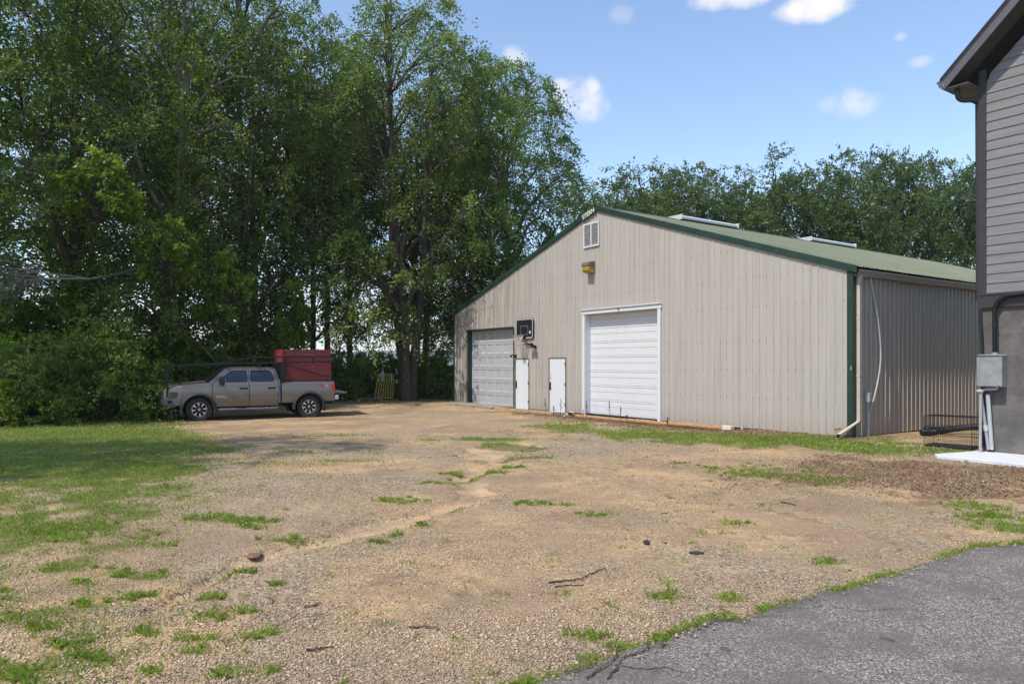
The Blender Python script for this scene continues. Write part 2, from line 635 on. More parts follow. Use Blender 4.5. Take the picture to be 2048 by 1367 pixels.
# ------------------------------------------------------------------ materials
def ground_material():
    m, N, L, b = new_mat('ground_mat')
    t = N.new('ShaderNodeTexCoord')
    P = t.outputs['Object']

    def att(n):
        a = N.new('ShaderNodeAttribute')
        a.attribute_name = n
        return a.outputs['Fac']
    big = lk(N, L, 'ShaderNodeTexNoise', Vector=P, Scale=.7, Detail=6.0, Roughness=.6).outputs[0]
    mid = lk(N, L, 'ShaderNodeTexNoise', Vector=P, Scale=5.0, Detail=7.0, Roughness=.65).outputs[0]
    fine = lk(N, L, 'ShaderNodeTexNoise', Vector=P, Scale=60.0, Detail=4.0, Roughness=.7).outputs[0]
    wob = mixc(N, L, .03, P, lk(N, L, 'ShaderNodeTexNoise', Vector=P, Scale=30.0).outputs['Color'])
    vor = lk(N, L, 'ShaderNodeTexVoronoi', Vector=wob, Scale=36.0, Randomness=1.0)
    vor2 = lk(N, L, 'ShaderNodeTexVoronoi', Vector=wob, Scale=78.0, Randomness=1.0)
    sepc = N.new('ShaderNodeSeparateColor')
    L.new(vor.outputs['Color'], sepc.inputs[0])
    sepc2 = N.new('ShaderNodeSeparateColor')
    L.new(vor2.outputs['Color'], sepc2.inputs[0])
    # earth between the stones
    soil = mixc(N, L, mrange(N, L, mid, .3, .7), (0.297, 0.200, 0.112), (0.484, 0.347, 0.209))
    soil = mixc(N, L, mrange(N, L, big, .42, .66), soil, (0.550, 0.378, 0.219))
    # stones: each cell its own tone
    st = mixc(N, L, sepc.outputs[0], (0.356, 0.256, 0.151), (0.653, 0.501, 0.315))
    st = mixc(N, L, mrange(N, L, sepc.outputs[1], .62, .9), st, (0.720, 0.634, 0.442))
    st = mixc(N, L, mrange(N, L, sepc.outputs[2], .7, .95), st, (0.198, 0.151, 0.102))
    st2 = mixc(N, L, sepc2.outputs[0], (0.327, 0.227, 0.135), (0.653, 0.501, 0.315))
    st2 = mixc(N, L, mrange(N, L, sepc2.outputs[1], .72, .95), st2, (0.168, 0.123, 0.082))
    usebig = mrange(N, L, mid, .42, .56)
    stones = mixc(N, L, usebig, st2, st)
    cov = mrange(N, L, lk(N, L, 'ShaderNodeTexNoise', Vector=P, Scale=2.2, Detail=8.0, Roughness=.7).outputs[0], .36, .52)
    edge = mrange(N, L, vor.outputs['Distance'], .40, .62, 1, .0)
    base = mixc(N, L, mmath(N, L, 'MULTIPLY', cov, edge), soil, stones)
    pat = lk(N, L, 'ShaderNodeTexNoise', Vector=P, Scale=.33, Detail=9.0, Roughness=.68).outputs[0]
    base = mixc(N, L, mrange(N, L, pat, .44, .60, 0, .75), base, mixc(N, L, sepc2.outputs[1], (.155, .11, .078), (.36, .275, .20)))
    pat2 = lk(N, L, 'ShaderNodeTexNoise', Vector=P, Scale=1.6, Detail=9.0, Roughness=.7).outputs[0]
    base = mixc(N, L, mrange(N, L, pat2, .52, .66, 0, .75), base, mixc(N, L, sepc.outputs[1], (.125, .092, .066), (.31, .24, .178)))
    base = mixc(N, L, mmath(N, L, 'MULTIPLY', att('track'), mrange(N, L, pat2, .35, .6, .2, .75)), base, mixc(N, L, fine, (.26, .185, .125), (.42, .31, .215)))
    grey = mixc(N, L, sepc.outputs[0], (0.209, 0.163, 0.121), (0.550, 0.462, 0.344))
    grey = mixc(N, L, mrange(N, L, sepc2.outputs[0], .7, .95), grey, (0.110, 0.089, 0.070))
    gm = mmath(N, L, 'MULTIPLY', att('grey'), mrange(N, L, mid, .25, .55, 0, .9))
    base = mixc(N, L, gm, base, grey)
    # washed sand in the rut
    sand = mixc(N, L, mrange(N, L, mid, .35, .7), (0.484, 0.341, 0.214), (0.605, 0.441, 0.284))
    sand = mixc(N, L, mrange(N, L, fine, .62, .8), sand, (0.352, 0.242, 0.149))
    sm = mrange(N, L, mmath(N, L, 'ADD', att('sand'), mmath(N, L, 'MULTIPLY', mmath(N, L, 'SUBTRACT', mid, .5), .9)), .35, .65)
    sm = mmath(N, L, 'MULTIPLY', sm, mrange(N, L, pat2, .35, .6, .68, .2))
    base = mixc(N, L, sm, base, sand)
    # brown dead weeds
    weed = mixc(N, L, mrange(N, L, fine, .35, .65), (.15, .095, .058), (.34, .235, .15))
    wm = mrange(N, L, mmath(N, L, 'ADD', att('weed'), mmath(N, L, 'MULTIPLY', mmath(N, L, 'SUBTRACT', mid, .5), 1.4)), .45, .75)
    base = mixc(N, L, wm, base, weed)
    # thatch and soil under the grass
    gr = mixc(N, L, mrange(N, L, fine, .35, .7), (.08, .10, .026), (.20, .215, .075))
    gr = mixc(N, L, mrange(N, L, mid, .5, .72), gr, (.17, .14, .07))
    gmk = mrange(N, L, mmath(N, L, 'ADD', att('grass'), mmath(N, L, 'MULTIPLY', mmath(N, L, 'SUBTRACT', mid, .5), .8)), .35, .8, 0, .85)
    base = mixc(N, L, gmk, base, gr)
    fieldc = mixc(N, L, mrange(N, L, lk(N, L, 'ShaderNodeTexNoise', Vector=P, Scale=.02, Detail=3.0).outputs[0], .4, .6), (.09, .16, .03), (.16, .20, .05))
    base = mixc(N, L, att('field'), base, fieldc)
    base = mixc(N, L, 1.0, base, (1.05, .99, .92), 'MULTIPLY')
    base = mixc(N, L, 1.0, base, (1.0, 1.0, 1.0), 'MULTIPLY')
    L.new(base, b.inputs['Base Color'])
    b.inputs['Roughness'].default_value = .95
    b.inputs['Specular IOR Level'].default_value = .15
    h1 = mmath(N, L, 'MULTIPLY', mrange(N, L, vor.outputs['Distance'], 0, .6, 1, 0), mmath(N, L, 'MULTIPLY', cov, usebig))
    h2 = mmath(N, L, 'MULTIPLY', mrange(N, L, vor2.outputs['Distance'], 0, .6, 1, 0), .45)
    hh = mmath(N, L, 'ADD', mmath(N, L, 'ADD', h1, h2), mmath(N, L, 'MULTIPLY', fine, .5))
    hh = mmath(N, L, 'MULTIPLY', hh, mmath(N, L, 'SUBTRACT', 1.0, mmath(N, L, 'MULTIPLY', sm, .85)))
    hh = mmath(N, L, 'ADD', hh, mmath(N, L, 'MULTIPLY', mid, 1.2))
    bp = lk(N, L, 'ShaderNodeBump', Height=hh, Strength=.9, Distance=.02)
    L.new(bp.outputs[0], b.inputs['Normal'])
    return m


def asphalt_material():
    m, N, L, b = new_mat('asphalt_mat')
    t = N.new('ShaderNodeTexCoord')
    P = t.outputs['Object']
    vor = lk(N, L, 'ShaderNodeTexVoronoi', Vector=P, Scale=95.0, Randomness=1.0)
    s = N.new('ShaderNodeSeparateColor')
    L.new(vor.outputs['Color'], s.inputs[0])
    big = lk(N, L, 'ShaderNodeTexNoise', Vector=P, Scale=1.3, Detail=6.0, Roughness=.6).outputs[0]
    fine = lk(N, L, 'ShaderNodeTexNoise', Vector=P, Scale=130.0, Detail=3.0).outputs[0]
    c = mixc(N, L, s.outputs[0], (.09, .078, .070), (.25, .215, .195))
    c = mixc(N, L, mrange(N, L, s.outputs[1], .72, .92), c, (.43, .375, .335))
    c = mixc(N, L, mrange(N, L, fine, .56, .68), c, (.065, .06, .06))
    c = mixc(N, L, mrange(N, L, big, .42, .62, 0, .7), c, (.13, .116, .108))
    st = lk(N, L, 'ShaderNodeTexNoise', Vector=P, Scale=4.0, Detail=2.0).outputs[0]
    c = mixc(N, L, mrange(N, L, st, .66, .72, 0, .6), c, (.05, .046, .045))
    L.new(c, b.inputs['Base Color'])
    b.inputs['Roughness'].default_value = .9
    b.inputs['Specular IOR Level'].default_value = .25
    h = mmath(N, L, 'ADD', mrange(N, L, vor.outputs['Distance'], 0, .6, 1, 0), fine)
    bp = lk(N, L, 'ShaderNodeBump', Height=h, Strength=.7, Distance=.006)
    L.new(bp.outputs[0], b.inputs['Normal'])
    return m


def siding_steel(name, c, streak=.35):
    """painted steel sheet with rain streaks, dust near the ground, and dirt with tree shade painted in at the far end"""
    m, N, L, b = new_mat(name)
    t = N.new('ShaderNodeTexCoord')
    mp = lk(N, L, 'ShaderNodeMapping', Vector=t.outputs['Object'])
    mp.inputs['Scale'].default_value = (5.0, 5.0, .22)
    n1 = lk(N, L, 'ShaderNodeTexNoise', Vector=mp.outputs[0], Scale=1.3, Detail=7.0, Roughness=.62).outputs[0]
    n2 = lk(N, L, 'ShaderNodeTexNoise', Vector=t.outputs['Object'], Scale=.5, Detail=5.0).outputs[0]
    o = mixc(N, L, mrange(N, L, n1, .3, .75), [x * 1.05 for x in c], [x * .9 for x in c])
    o = mixc(N, L, mmath(N, L, 'MULTIPLY', mrange(N, L, n1, .55, .8), mrange(N, L, n2, .42, .7, 0, streak)), o, (.16, .125, .09))
    sx = N.new('ShaderNodeSeparateXYZ')
    L.new(t.outputs['Object'], sx.inputs[0])
    low = mrange(N, L, mmath(N, L, 'ADD', sx.outputs[2], mmath(N, L, 'MULTIPLY', n2, .6)), .25, .9, .28, 0)
    o = mixc(N, L, low, o, (.30, .235, .165))
    far = mrange(N, L, mmath(N, L, 'ADD', sx.outputs[0], mmath(N, L, 'MULTIPLY', n2, 6)), -17, -8, .7, 0)  # darkens the far end: dirt plus soft tree shade put into the colour
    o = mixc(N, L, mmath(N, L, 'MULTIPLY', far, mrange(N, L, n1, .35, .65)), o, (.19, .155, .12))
    L.new(o, b.inputs['Base Color'])
    b.inputs['Roughness'].default_value = .42
    b.inputs['Specular IOR Level'].default_value = .35
    return m


M = {}
M['ground'] = ground_material()
M['asphalt'] = asphalt_material()
M['steel'] = siding_steel('tan_steel', (.425, .385, .342))
M['screw'] = pm('screw_rust', (.10, .085, .075), .7)
M['green'] = pm('green_trim', (.019, .043, .030), .45, var=.2, scale=3)
M['roof'] = pm('green_roof', (.128, .145, .086), .5, var=.14, scale=1.2, spec=.35, dirt=((.25, .25, .16), .4, 2.5))
M['white'] = pm('white_paint', (.66, .66, .675), .45, var=.03, dirt=((.5, .47, .42), .35, 3.0))
M['whitedoor'] = pm('white_door', (.66, .675, .71), .4, var=.02, dirt=((.6, .58, .55), .25, 5.0))
M['greydoor'] = pm('old_white_door', (.40, .403, .42), .5, var=.05, dirt=((.33, .31, .29), .35, 4.0), stretch=(1, 1, .5))
M['black'] = pm('black_plastic', (.016, .017, .02), .45, var=.2)
M['blacksteel'] = pm('black_steel', (.009, .0095, .012), .45, var=.2, spec=.35)
M['rubber'] = pm('rubber', (.028, .027, .026), .85, var=.3, scale=12, bump=.3, dirt=((.20, .16, .12), .7, 3.0))
M['tread'] = pm('dusty_tread', (.13, .112, .09), .9, var=.35, scale=18, bump=.6, bscale=60)
M['crack'] = pm('crack_dirt', (.045, .036, .028), .95, var=.3)
M['dark_gap'] = pm('dark_gap', (.012, .011, .011), .9)
M['gutter'] = pm('tan_gutter', (.33, .30, .265), .45, var=.1)
M['spout'] = pm('tan_downspout', (.50, .45, .37), .45, var=.08)
M['metal'] = pm('dull_metal', (.42, .42, .42), .45, metal=.7, var=.15, dirt=((.28, .27, .26), .5, 5.0))
M['pvc'] = pm('white_pvc', (.46, .465, .48), .4, var=.05, dirt=((.42, .40, .38), .4, 4.0))
M['pvc_aged'] = pm('aged_pvc', (.34, .34, .35), .5, var=.12, dirt=((.22, .21, .20), .5, 6.0))
M['pvc_grey'] = pm('grey_pvc', (.42, .43, .44), .45, var=.08)
M['amber'] = pm('amber_lens', (.40, .26, .035), .3, var=.12)
M['bronze'] = pm('bronze_housing', (.17, .14, .105), .5, var=.15)
M['net'] = pm('net_cord', (.62, .58, .52), .8)
M['rim_grey'] = pm('hoop_rim', (.20, .19, .19), .5)
M['siding'] = pm('grey_siding', (.188, .184, .183), .6, var=.12, scale=3, stretch=(.4, .4, 6), bump=.12, bscale=30)
M['housetrim'] = pm('charcoal_trim', (.040, .036, .038), .5, var=.12)
M['soffit'] = pm('dark_soffit', (.03, .031, .038), .6, var=.1)
M['fascia'] = pm('charcoal_fascia', (.10, .093, .11), .5, var=.1)
M['shingle'] = pm('dark_shingle', (.035, .036, .042), .9, var=.3, scale=20, bump=.5)
M['stucco'] = pm('grey_stucco', (.122, .110, .103), .9, var=.25, scale=2.5, bump=.55, bscale=18, dirt=((.20, .185, .175), .6, 2.2))
M['box_steel'] = pm('galvanised_box', (.30, .30, .305), .5, metal=.3, var=.16, scale=5, dirt=((.17, .165, .16), .55, 7.0))
M['concrete'] = pm('pale_concrete', (.58, .585, .61), .85, var=.06, scale=4, bump=.15, dirt=((.45, .42, .38), .35, 6.0))
M['apron'] = pm('old_concrete', (.27, .235, .20), .9, var=.2, scale=3, bump=.3)
M['pine'] = pm('yellow_pine', (.42, .28, .13), .7, var=.22, scale=4, stretch=(1, 6, 6), dirt=((.30, .19, .09), .5, 5.0))
M['pine_end'] = pm('sawn_end', (.66, .58, .46), .8, var=.14, scale=20)
M['peeled'] = pm('peeled_log', (.36, .20, .095), .7, var=.32, scale=5, stretch=(2, 8, 8), bump=.2, dirt=((.26, .14, .07), .6, 5.0))
M['brownwood'] = pm('brown_wood', (.17, .10, .06), .8, var=.25, stretch=(1, 6, 6))
M['stalk'] = pm('dead_stalk', (.075, .045, .03), .9)
M['yellow'] = pm('yellow_paint', (.50, .36, .06), .6, var=.22, scale=10, dirt=((.24, .17, .05), .6, 6.0))
M['paleplastic'] = pm('pale_plastic', (.42, .50, .46), .5)
M['greywood'] = pm('weathered_wood', (.20, .16, .12), .85, var=.3, stretch=(2, 9, 9))
M['bark'] = pm('bark', (.085, .067, .052), .95, var=.4, scale=5, stretch=(3, 3, .7), bump=.9, bscale=14)
M['bark_pale'] = pm('pale_bark', (.21, .185, .16), .95, var=.3, scale=5, stretch=(3, 3, .7), bump=.7, bscale=14)
M['deadwood'] = pm('bare_grey_twigs', (.24, .225, .21), .9, var=.2)
M['leaf_elm'] = leaf_mat('elm_leaf', (.052, .090, .022), (.128, .185, .042), (.29, .35, .085), .52, (.24, .34, .05))  # palest leaf tone raised to stand in for sunlit highlights
M['leaf_back'] = leaf_mat('maple_leaf', (.044, .074, .022), (.086, .128, .036), (.18, .225, .065), .42, (.20, .28, .05))
M['leaf_vine'] = leaf_mat('vine_leaf', (.075, .145, .015), (.19, .30, .034), (.38, .48, .06), .52, (.36, .48, .05))
M['leaf_shrub'] = leaf_mat('shrub_leaf', (.07, .13, .024), (.165, .24, .046), (.32, .40, .09), .52, (.28, .40, .05))
M['grass'] = leaf_mat('grass_blade', (.14, .215, .030), (.26, .36, .055), (.46, .46, .15), .44, (.43, .53, .07))
M['drygrass'] = leaf_mat('dry_weed', (.13, .08, .045), (.26, .175, .10), (.44, .33, .20), .2, (.3, .2, .1))
M['paint'] = pm('bronze_grey_paint', (.158, .134, .118), .32, metal=.35, var=.05, scale=2, spec=.5, coat=.8, dirt=((.20, .165, .13), .3, 2.0))
M['glass'] = pm('tinted_glass', (.012, .016, .024), .03, var=.02, spec=1.0, metal=.18)
M['flare'] = pm('grey_flare', (.030, .030, .034), .6, var=.12, dirt=((.09, .075, .06), .4, 3.0))
M['bumper'] = pm('grey_powder_steel', (.12, .123, .145), .5, var=.15, spec=.4)
M['chrome'] = pm('chrome', (.75, .75, .76), .16, metal=1.0, var=.02)
M['silver'] = pm('machined_alloy', (.72, .72, .73), .3, metal=.75, var=.04)
M['headlight'] = pm('headlight_lens', (.035, .035, .04), .08, var=.3, spec=.9)
M['taillight'] = pm('red_lens', (.45, .012, .012), .2, var=.1, spec=.7)
M['amberspot'] = pm('amber_spot', (.6, .38, .06), .3)
M['redwood'] = pm('red_boards', (.18, .030, .036), .75, var=.28, scale=3, stretch=(1, 8, 8), bump=.25, dirt=((.20, .075, .075), .5, 4.0))
M['redpost'] = pm('red_paint', (.30, .016, .014), .5, var=.14)
M['faded_chip'] = pm('faded_chip', (.34, .20, .19), .7)
M['decal_red'] = pm('decal_red', (.42, .03, .02), .5)
M['decal_white'] = pm('decal_white', (.7, .7, .72), .5)
M['letter'] = pm('cream_letter', (.74, .72, .62), .6)
M['skylight'] = pm('white_ridge_cap', (.56, .57, .59), .4, var=.06)
M['hill'] = pm('wooded_hill', (.035, .05, .022), 1.0, var=.3, scale=.02)
M['orange'] = pm('orange_plastic', (.75, .14, .04), .5)
M['pebble_dark'] = pm('dark_stone', (.035, .03, .028), .8, var=.3, bump=.4)
M['earth'] = pm('damp_earth', (.16, .095, .055), .95, var=.3, bump=.8, bscale=25)
M['clothdark'] = pm('dark_bark_scrap', (.05, .042, .038), .9, var=.4, bump=.6)


# ================================================================== SETTING
def build_ground():
    """one sheet from under the camera to past the hills"""
    fr = np.concatenate([np.radians(np.arange(-52, 52.01, .42)), np.radians(np.arange(56, 305, 4.0))])
    r = [.35]
    while r[-1] < 48:
        r.append(r[-1] * 1.0125)
    while r[-1] < 7000:
        r.append(r[-1] * 1.13)
    r = np.array(r)
    A, Rr = np.meshgrid(fr, r)
    x, y = np.sin(A) * Rr, np.cos(A) * Rr
    z = gz(x, y)
    nr, na = x.shape
    V = np.stack([x.ravel(), y.ravel(), z.ravel()], 1)
    V = np.vstack([V, [[0, 0, gzf(0, 0)]]])
    i, j = np.meshgrid(np.arange(nr - 1), np.arange(na), indexing='ij')
    j2 = (j + 1) % na
    Q = np.stack([i * na + j, i * na + j2, (i + 1) * na + j2, (i + 1) * na + j], -1).reshape(-1, 4)[:, ::-1]
    X, Y = V[:, 0], V[:, 1]
    field = ss(42, 60, np.hypot(X, Y))
    me = np_mesh('ground', V, Q, M['ground'], {'grass': np.clip(grass_mask(X, Y), 0, 1), 'sand': rut_mask(X, Y), 'weed': weed_mask(X, Y),
                                               'grey': grey_mask(X, Y), 'field': field, 'track': track_mask(X, Y)}, smooth=True)
    return structure(link('ground', me))


build_ground()


def build_asphalt():
    rr = random.Random(3)
    edge = []
    for (a, b) in zip(EDGE[:-1], EDGE[1:]):
        n = max(2, int(math.hypot(b[0] - a[0], b[1] - a[1]) / .05))
        for k in range(n):
            t = k / n
            x, y = a[0] + (b[0] - a[0]) * t, a[1] + (b[1] - a[1]) * t
            j = (fbm(x, y, 4.0, 71) - .5) * .14 + (fbm(x, y, 17.0, 73) - .5) * .07 + rr.uniform(-.01, .01)
            edge.append((x - j * .5, y + j))
    edge.append(EDGE[-1])
    top = MB()
    TH = .035
    Z = .022

    def zz(x, y):
        return Z + float(fbm(x, y, .6, 72) - .5) * .02
    far = [(9.5, 3.2)] + [(9.5, .2)]
    # fan of strips from the ragged edge down to the near border
    low = [(p[0] + 1.9 + k * .004, max(-1.5, p[1] - 4.6)) for k, p in enumerate(edge)]
    n = len(edge)
    rows = 10
    for k in range(n):
        for q in range(rows + 1):
            t = (q / rows) ** 1.4
            x = edge[k][0] + (low[k][0] - edge[k][0]) * t
            y = edge[k][1] + (low[k][1] - edge[k][1]) * t
            e = -.014 if q == 0 else 0
            top.v.append((x, y, zz(x, y) + e))
    for k in range(n - 1):
        for q in range(rows):
            a = k * (rows + 1) + q
            top.f.append((a, a + 1, a + rows + 2, a + rows + 1))
    i = len(top.v)
    for k in range(n):
        x, y = edge[k]
        top.v.append((x - .012, y + .02, -.06))
    for k in range(n - 1):
        top.f.append((k * (rows + 1), (k + 1) * (rows + 1), i + k + 1, i + k))
    o = structure(top.build('asphalt_drive', M['asphalt'], smooth='all', fixn=True))
    # cracks: thin dark fissures lying 4 mm above the sheet
    def crack(pts, w):
        mb = MB()
        P = [G(*p) for p in pts]
        Q = []
        for (a, b) in zip(P[:-1], P[1:]):
            for k in range(6):
                t = k / 6
                Q.append((a[0] + (b[0] - a[0]) * t + rr.uniform(-.012, .012), a[1] + (b[1] - a[1]) * t + rr.uniform(-.012, .012)))
        Q.append(P[-1])
        L_, R_ = [], []
        for k, p in enumerate(Q):
            a, b = Q[max(0, k - 1)], Q[min(len(Q) - 1, k + 1)]
            dx, dy = b[0] - a[0], b[1] - a[1]
            l = math.hypot(dx, dy) or 1
            ww = w * rr.uniform(.5, 1.25) * (0.35 if k in (0, len(Q) - 1) else 1)
            L_.append((p[0] - dy / l * ww, p[1] + dx / l * ww, zz(*p) + .005))
            R_.append((p[0] + dy / l * ww, p[1] - dx / l * ww, zz(*p) + .005))
        for k in range(len(Q) - 1):
            mb.quad(L_[k], R_[k], R_[k + 1], L_[k + 1])
        c = mb.build('crack', M['crack'], o)
    crack([(1172, 1367), (1200, 1345), (1230, 1322), (1238, 1300)], .006)
    crack([(1215, 1367), (1235, 1340), (1236, 1335), (1250, 1318), (1285, 1308), (1298, 1300), (1296, 1290)], .007)
    crack([(1130, 1352), (1165, 1343), (1195, 1335)], .006)
    crack([(1320, 1302), (1330, 1292), (1325, 1285)], .006)
    crack([(1560, 1214), (1610, 1222), (1650, 1216), (1720, 1228), (1790, 1224)], .003)
    crack([(1236, 1335), (1275, 1345), (1330, 1342), (1372, 1352)], .004)
    crack([(1850, 1132), (1880, 1146), (1935, 1150), (1990, 1165)], .003)
    crack([(1392, 1262), (1410, 1254), (1430, 1246), (1485, 1242), (1500, 1236)], .007)
    crack([(1345, 1277), (1375, 1262), (1400, 1253)], .006)


build_asphalt()


def build_hills():
    """a low wooded ridge on the horizon, all the way round"""
    mb = MB()
    n = 260
    rows = 5
    for k in range(n):
        a = 2 * PI * k / n
        for q in range(rows + 1):
            t = q / rows
            d = 2400 + 700 * t
            h = (34 + 46 * float(fbm(math.cos(a) * 9 + 30, math.sin(a) * 9 + 30, 1.0, 90))) * math.sin(min(1, t * 1.25) * PI / 2)
            mb.v.append((math.sin(a) * d, math.cos(a) * d, -6 + h + (4 * float(vnoise(k * .9, q * 3.3, 1, 4)) if q else 0)))
    for k in range(n):
        for q in range(rows):
            a, b = k * (rows + 1) + q, ((k + 1) % n) * (rows + 1) + q
            mb.f.append((a, b, b + 1, a + 1))
    structure(mb.build('hills', M['hill'], smooth='all', fixn=True))


build_hills()

# ================================================================== SHED  (local x = -u along the gable, y = back, z up)
SW, SD = 20.27, 25.0                    # width of gable wall, depth
PK = -9.72                              # ridge
EAVE, RIDGE = 4.34, 7.58
shed = thing('metal_shed', 'big tan ribbed steel shed with a green metal roof and two overhead doors', 'shed', (SC[0], SC[1], 0), ROT)


def roofline(x):
    return EAVE + (RIDGE - EAVE) * (x / PK if x > PK else (x + SW) / (PK + SW))


OPEN = [(-18.98, -15.11, 3.40), (-14.99, -13.97, 2.09), (-12.62, -11.53, 2.11), (-10.41, -6.70, 3.70)]
RIB = .2286


def rib_profile(x0, x1, extra=()):
    """(x, out) points of the ribbed sheet between x0 and x1"""
    pts = []
    k0 = math.floor(x0 / RIB) - 1
    for k in range(k0, int(x1 / RIB) + 2):
        b = k * RIB
        for dx, o in ((0.0, 0), (.052, 0), (.058, .003), (.066, .003), (.072, 0), (.122, 0), (.128, .003), (.136, .003), (.142, 0), (.178, 0), (.192, .019), (.212, .019), (.2255, 0)):
            pts.append((b + dx, o))
    pts.sort()
    xs = [p[0] for p in pts]
    os_ = [p[1] for p in pts]
    want = sorted({round(x, 5) for x in xs if x0 < x < x1} | {x0, x1} | {e for e in extra if x0 < e < x1})
    return [(x, float(np.interp(x, xs, os_))) for x in want]


def gable_panels():
    cuts = [c for a, b, _ in OPEN for c in (a, b)]
    x = -SW
    k = 0
    while x < -.02:
        x1 = min(x + RIB * 4, 0)
        prof = rib_profile(x, x1, cuts + [PK])
        mb = MB()
        for (a, oa), (b, ob) in zip(prof[:-1], prof[1:]):
            m = (a + b) / 2
            zb = 0.0
            for c, d, t in OPEN:
                if c < m < d:
                    zb = t
            ya, yb = -oa - .001 * (k % 2), -ob - .001 * (k % 2)
            mb.quad((a, ya, zb), (b, yb, zb), (b, yb, roofline(b) - .02), (a, ya, roofline(a) - .02))
        mb.build('wall_panel', M['steel'], shed)
        x = x1
        k += 1


gable_panels()


def side_panels():
    y, k = 0.0, 0
    left = []
    while y < SD - .02:
        y1 = min(y + RIB * 4, SD)
        prof = rib_profile(y, y1)
        mb = MB()
        for (a, oa), (b, ob) in zip(prof[:-1], prof[1:]):
            o = .001 * (k % 2)
            mb.quad((oa + o, a, .02), (ob + o, b, .02), (ob + o, b, EAVE - .05), (oa + o, a, EAVE - .05))
        p = mb.build('wall_panel', M['steel'], shed)
        mb = MB()
        prof = [(a, o) for a, o in prof if o == 0 or o > .01]
        for (a, oa), (b, ob) in zip(prof[:-1], prof[1:]):
            mb.quad((-SW - oa, b, 0), (-SW - oa, a, 0), (-SW - oa, a, EAVE - .05), (-SW - oa, b, EAVE - .05))
        mb.build('wall_panel', M['steel'], shed)
        y = y1
        k += 1
    mb = MB()
    mb.quad((0, SD, 0), (-SW, SD, 0), (-SW, SD, EAVE), (PK, SD, RIDGE), (0, SD, EAVE))
    mb.build('back_wall', M['steel'], shed)


side_panels()


def shed_roof():
    OX, OF, OB = .16, .07, .15           # overhang at eaves, front, back
    for side in (1, -1):
        xe = OX if side == 1 else -SW - OX
        ze = EAVE - (RIDGE - EAVE) / (-PK if side == 1 else (SW + PK)) * OX
        run = xe - PK
        sl = math.hypot(run, RIDGE - ze)
        nx, nz = (RIDGE - ze) / sl * (1 if side == 1 else -1), abs(run) / sl
        y, k = -OF, 0
        while y < SD + OB - .02:
            y1 = min(y + RIB * 4, SD + OB)
            prof = [(a, o) for a, o in rib_profile(y, y1) if o == 0 or o > .01]
            mb = MB()
            up = .03 + .0015 * (k % 2)
            for (a, oa), (b, ob) in zip(prof[:-1], prof[1:]):
                mb.quad((xe + nx * (oa + up), a, ze + nz * (oa + up)), (xe + nx * (ob + up), b, ze + nz * (ob + up)),
                        (PK + nx * (ob + up) * 0, b, RIDGE + (ob + up)), (PK, a, RIDGE + (oa + up)))
            mb.build('roof_panel', M['roof'], shed)
            y = y1
            k += 1
    # ridge cap
    mb = MB()
    for s in (1, -1):
        r = (RIDGE - EAVE) / (-PK if s == 1 else SW + PK)
        mb.quad((PK, -OF - .01, RIDGE + .065), (PK + s * .22, -OF - .01, RIDGE + .065 - r * .22), (PK + s * .22, SD + .16, RIDGE + .065 - r * .22), (PK, SD + .16, RIDGE + .065))
    mb.build('ridge_cap', M['roof'], shed)
    # rake trim on the gable, both slopes
    for xa, za, xb, zb in ((.16, EAVE - .05, PK, RIDGE), (PK, RIDGE, -SW - .16, EAVE - .05)):
        mb = MB()
        H1 = .125
        up = .045
        mb.quad((xa, -.075, za - H1), (xb, -.075, zb - H1), (xb, -.075, zb + up), (xa, -.075, za + up))
        mb.quad((xa, -.075, za + up), (xb, -.075, zb + up), (xb, .06, zb + up + .004), (xa, .06, za + up + .004))
        mb.quad((xa, -.002, za - H1 - .015), (xb, -.002, zb - H1 - .015), (xb, -.075, zb - H1), (xa, -.075, za - H1))
        mb.build('rake_trim', M['green'], shed)
    # soffit strip under the right eave and the dark corrugated closure
    mb = MB()
    mb.box(.0, .15, .02, SD, EAVE - .12, EAVE - .075)
    mb.build('eave_closure', M['green'], shed)
    # skylight boxes astride the ridge
    for y0, y1 in ((4.05, 7.45), (12.75, 16.4)):
        mb = MB()
        poly = [(-.40, -.10), (.40, -.10), (.40, -.01), (.30, .06), (-.30, .06), (-.40, -.01)]
        mb.prism(poly, lambda a, b, d: (PK + a, d, RIDGE + .09 + b), y0, y1)
        rv = mb.build('ridge_skylight', M['skylight'], shed, bevel=.015)
        for yy in (y0 - .03, y1):
            c = MB()
            c.box(PK - .44, PK + .44, yy, yy + .03, RIDGE - .03, RIDGE + .165)
            c.build('end_cap', M['skylight'], rv)


shed_roof()


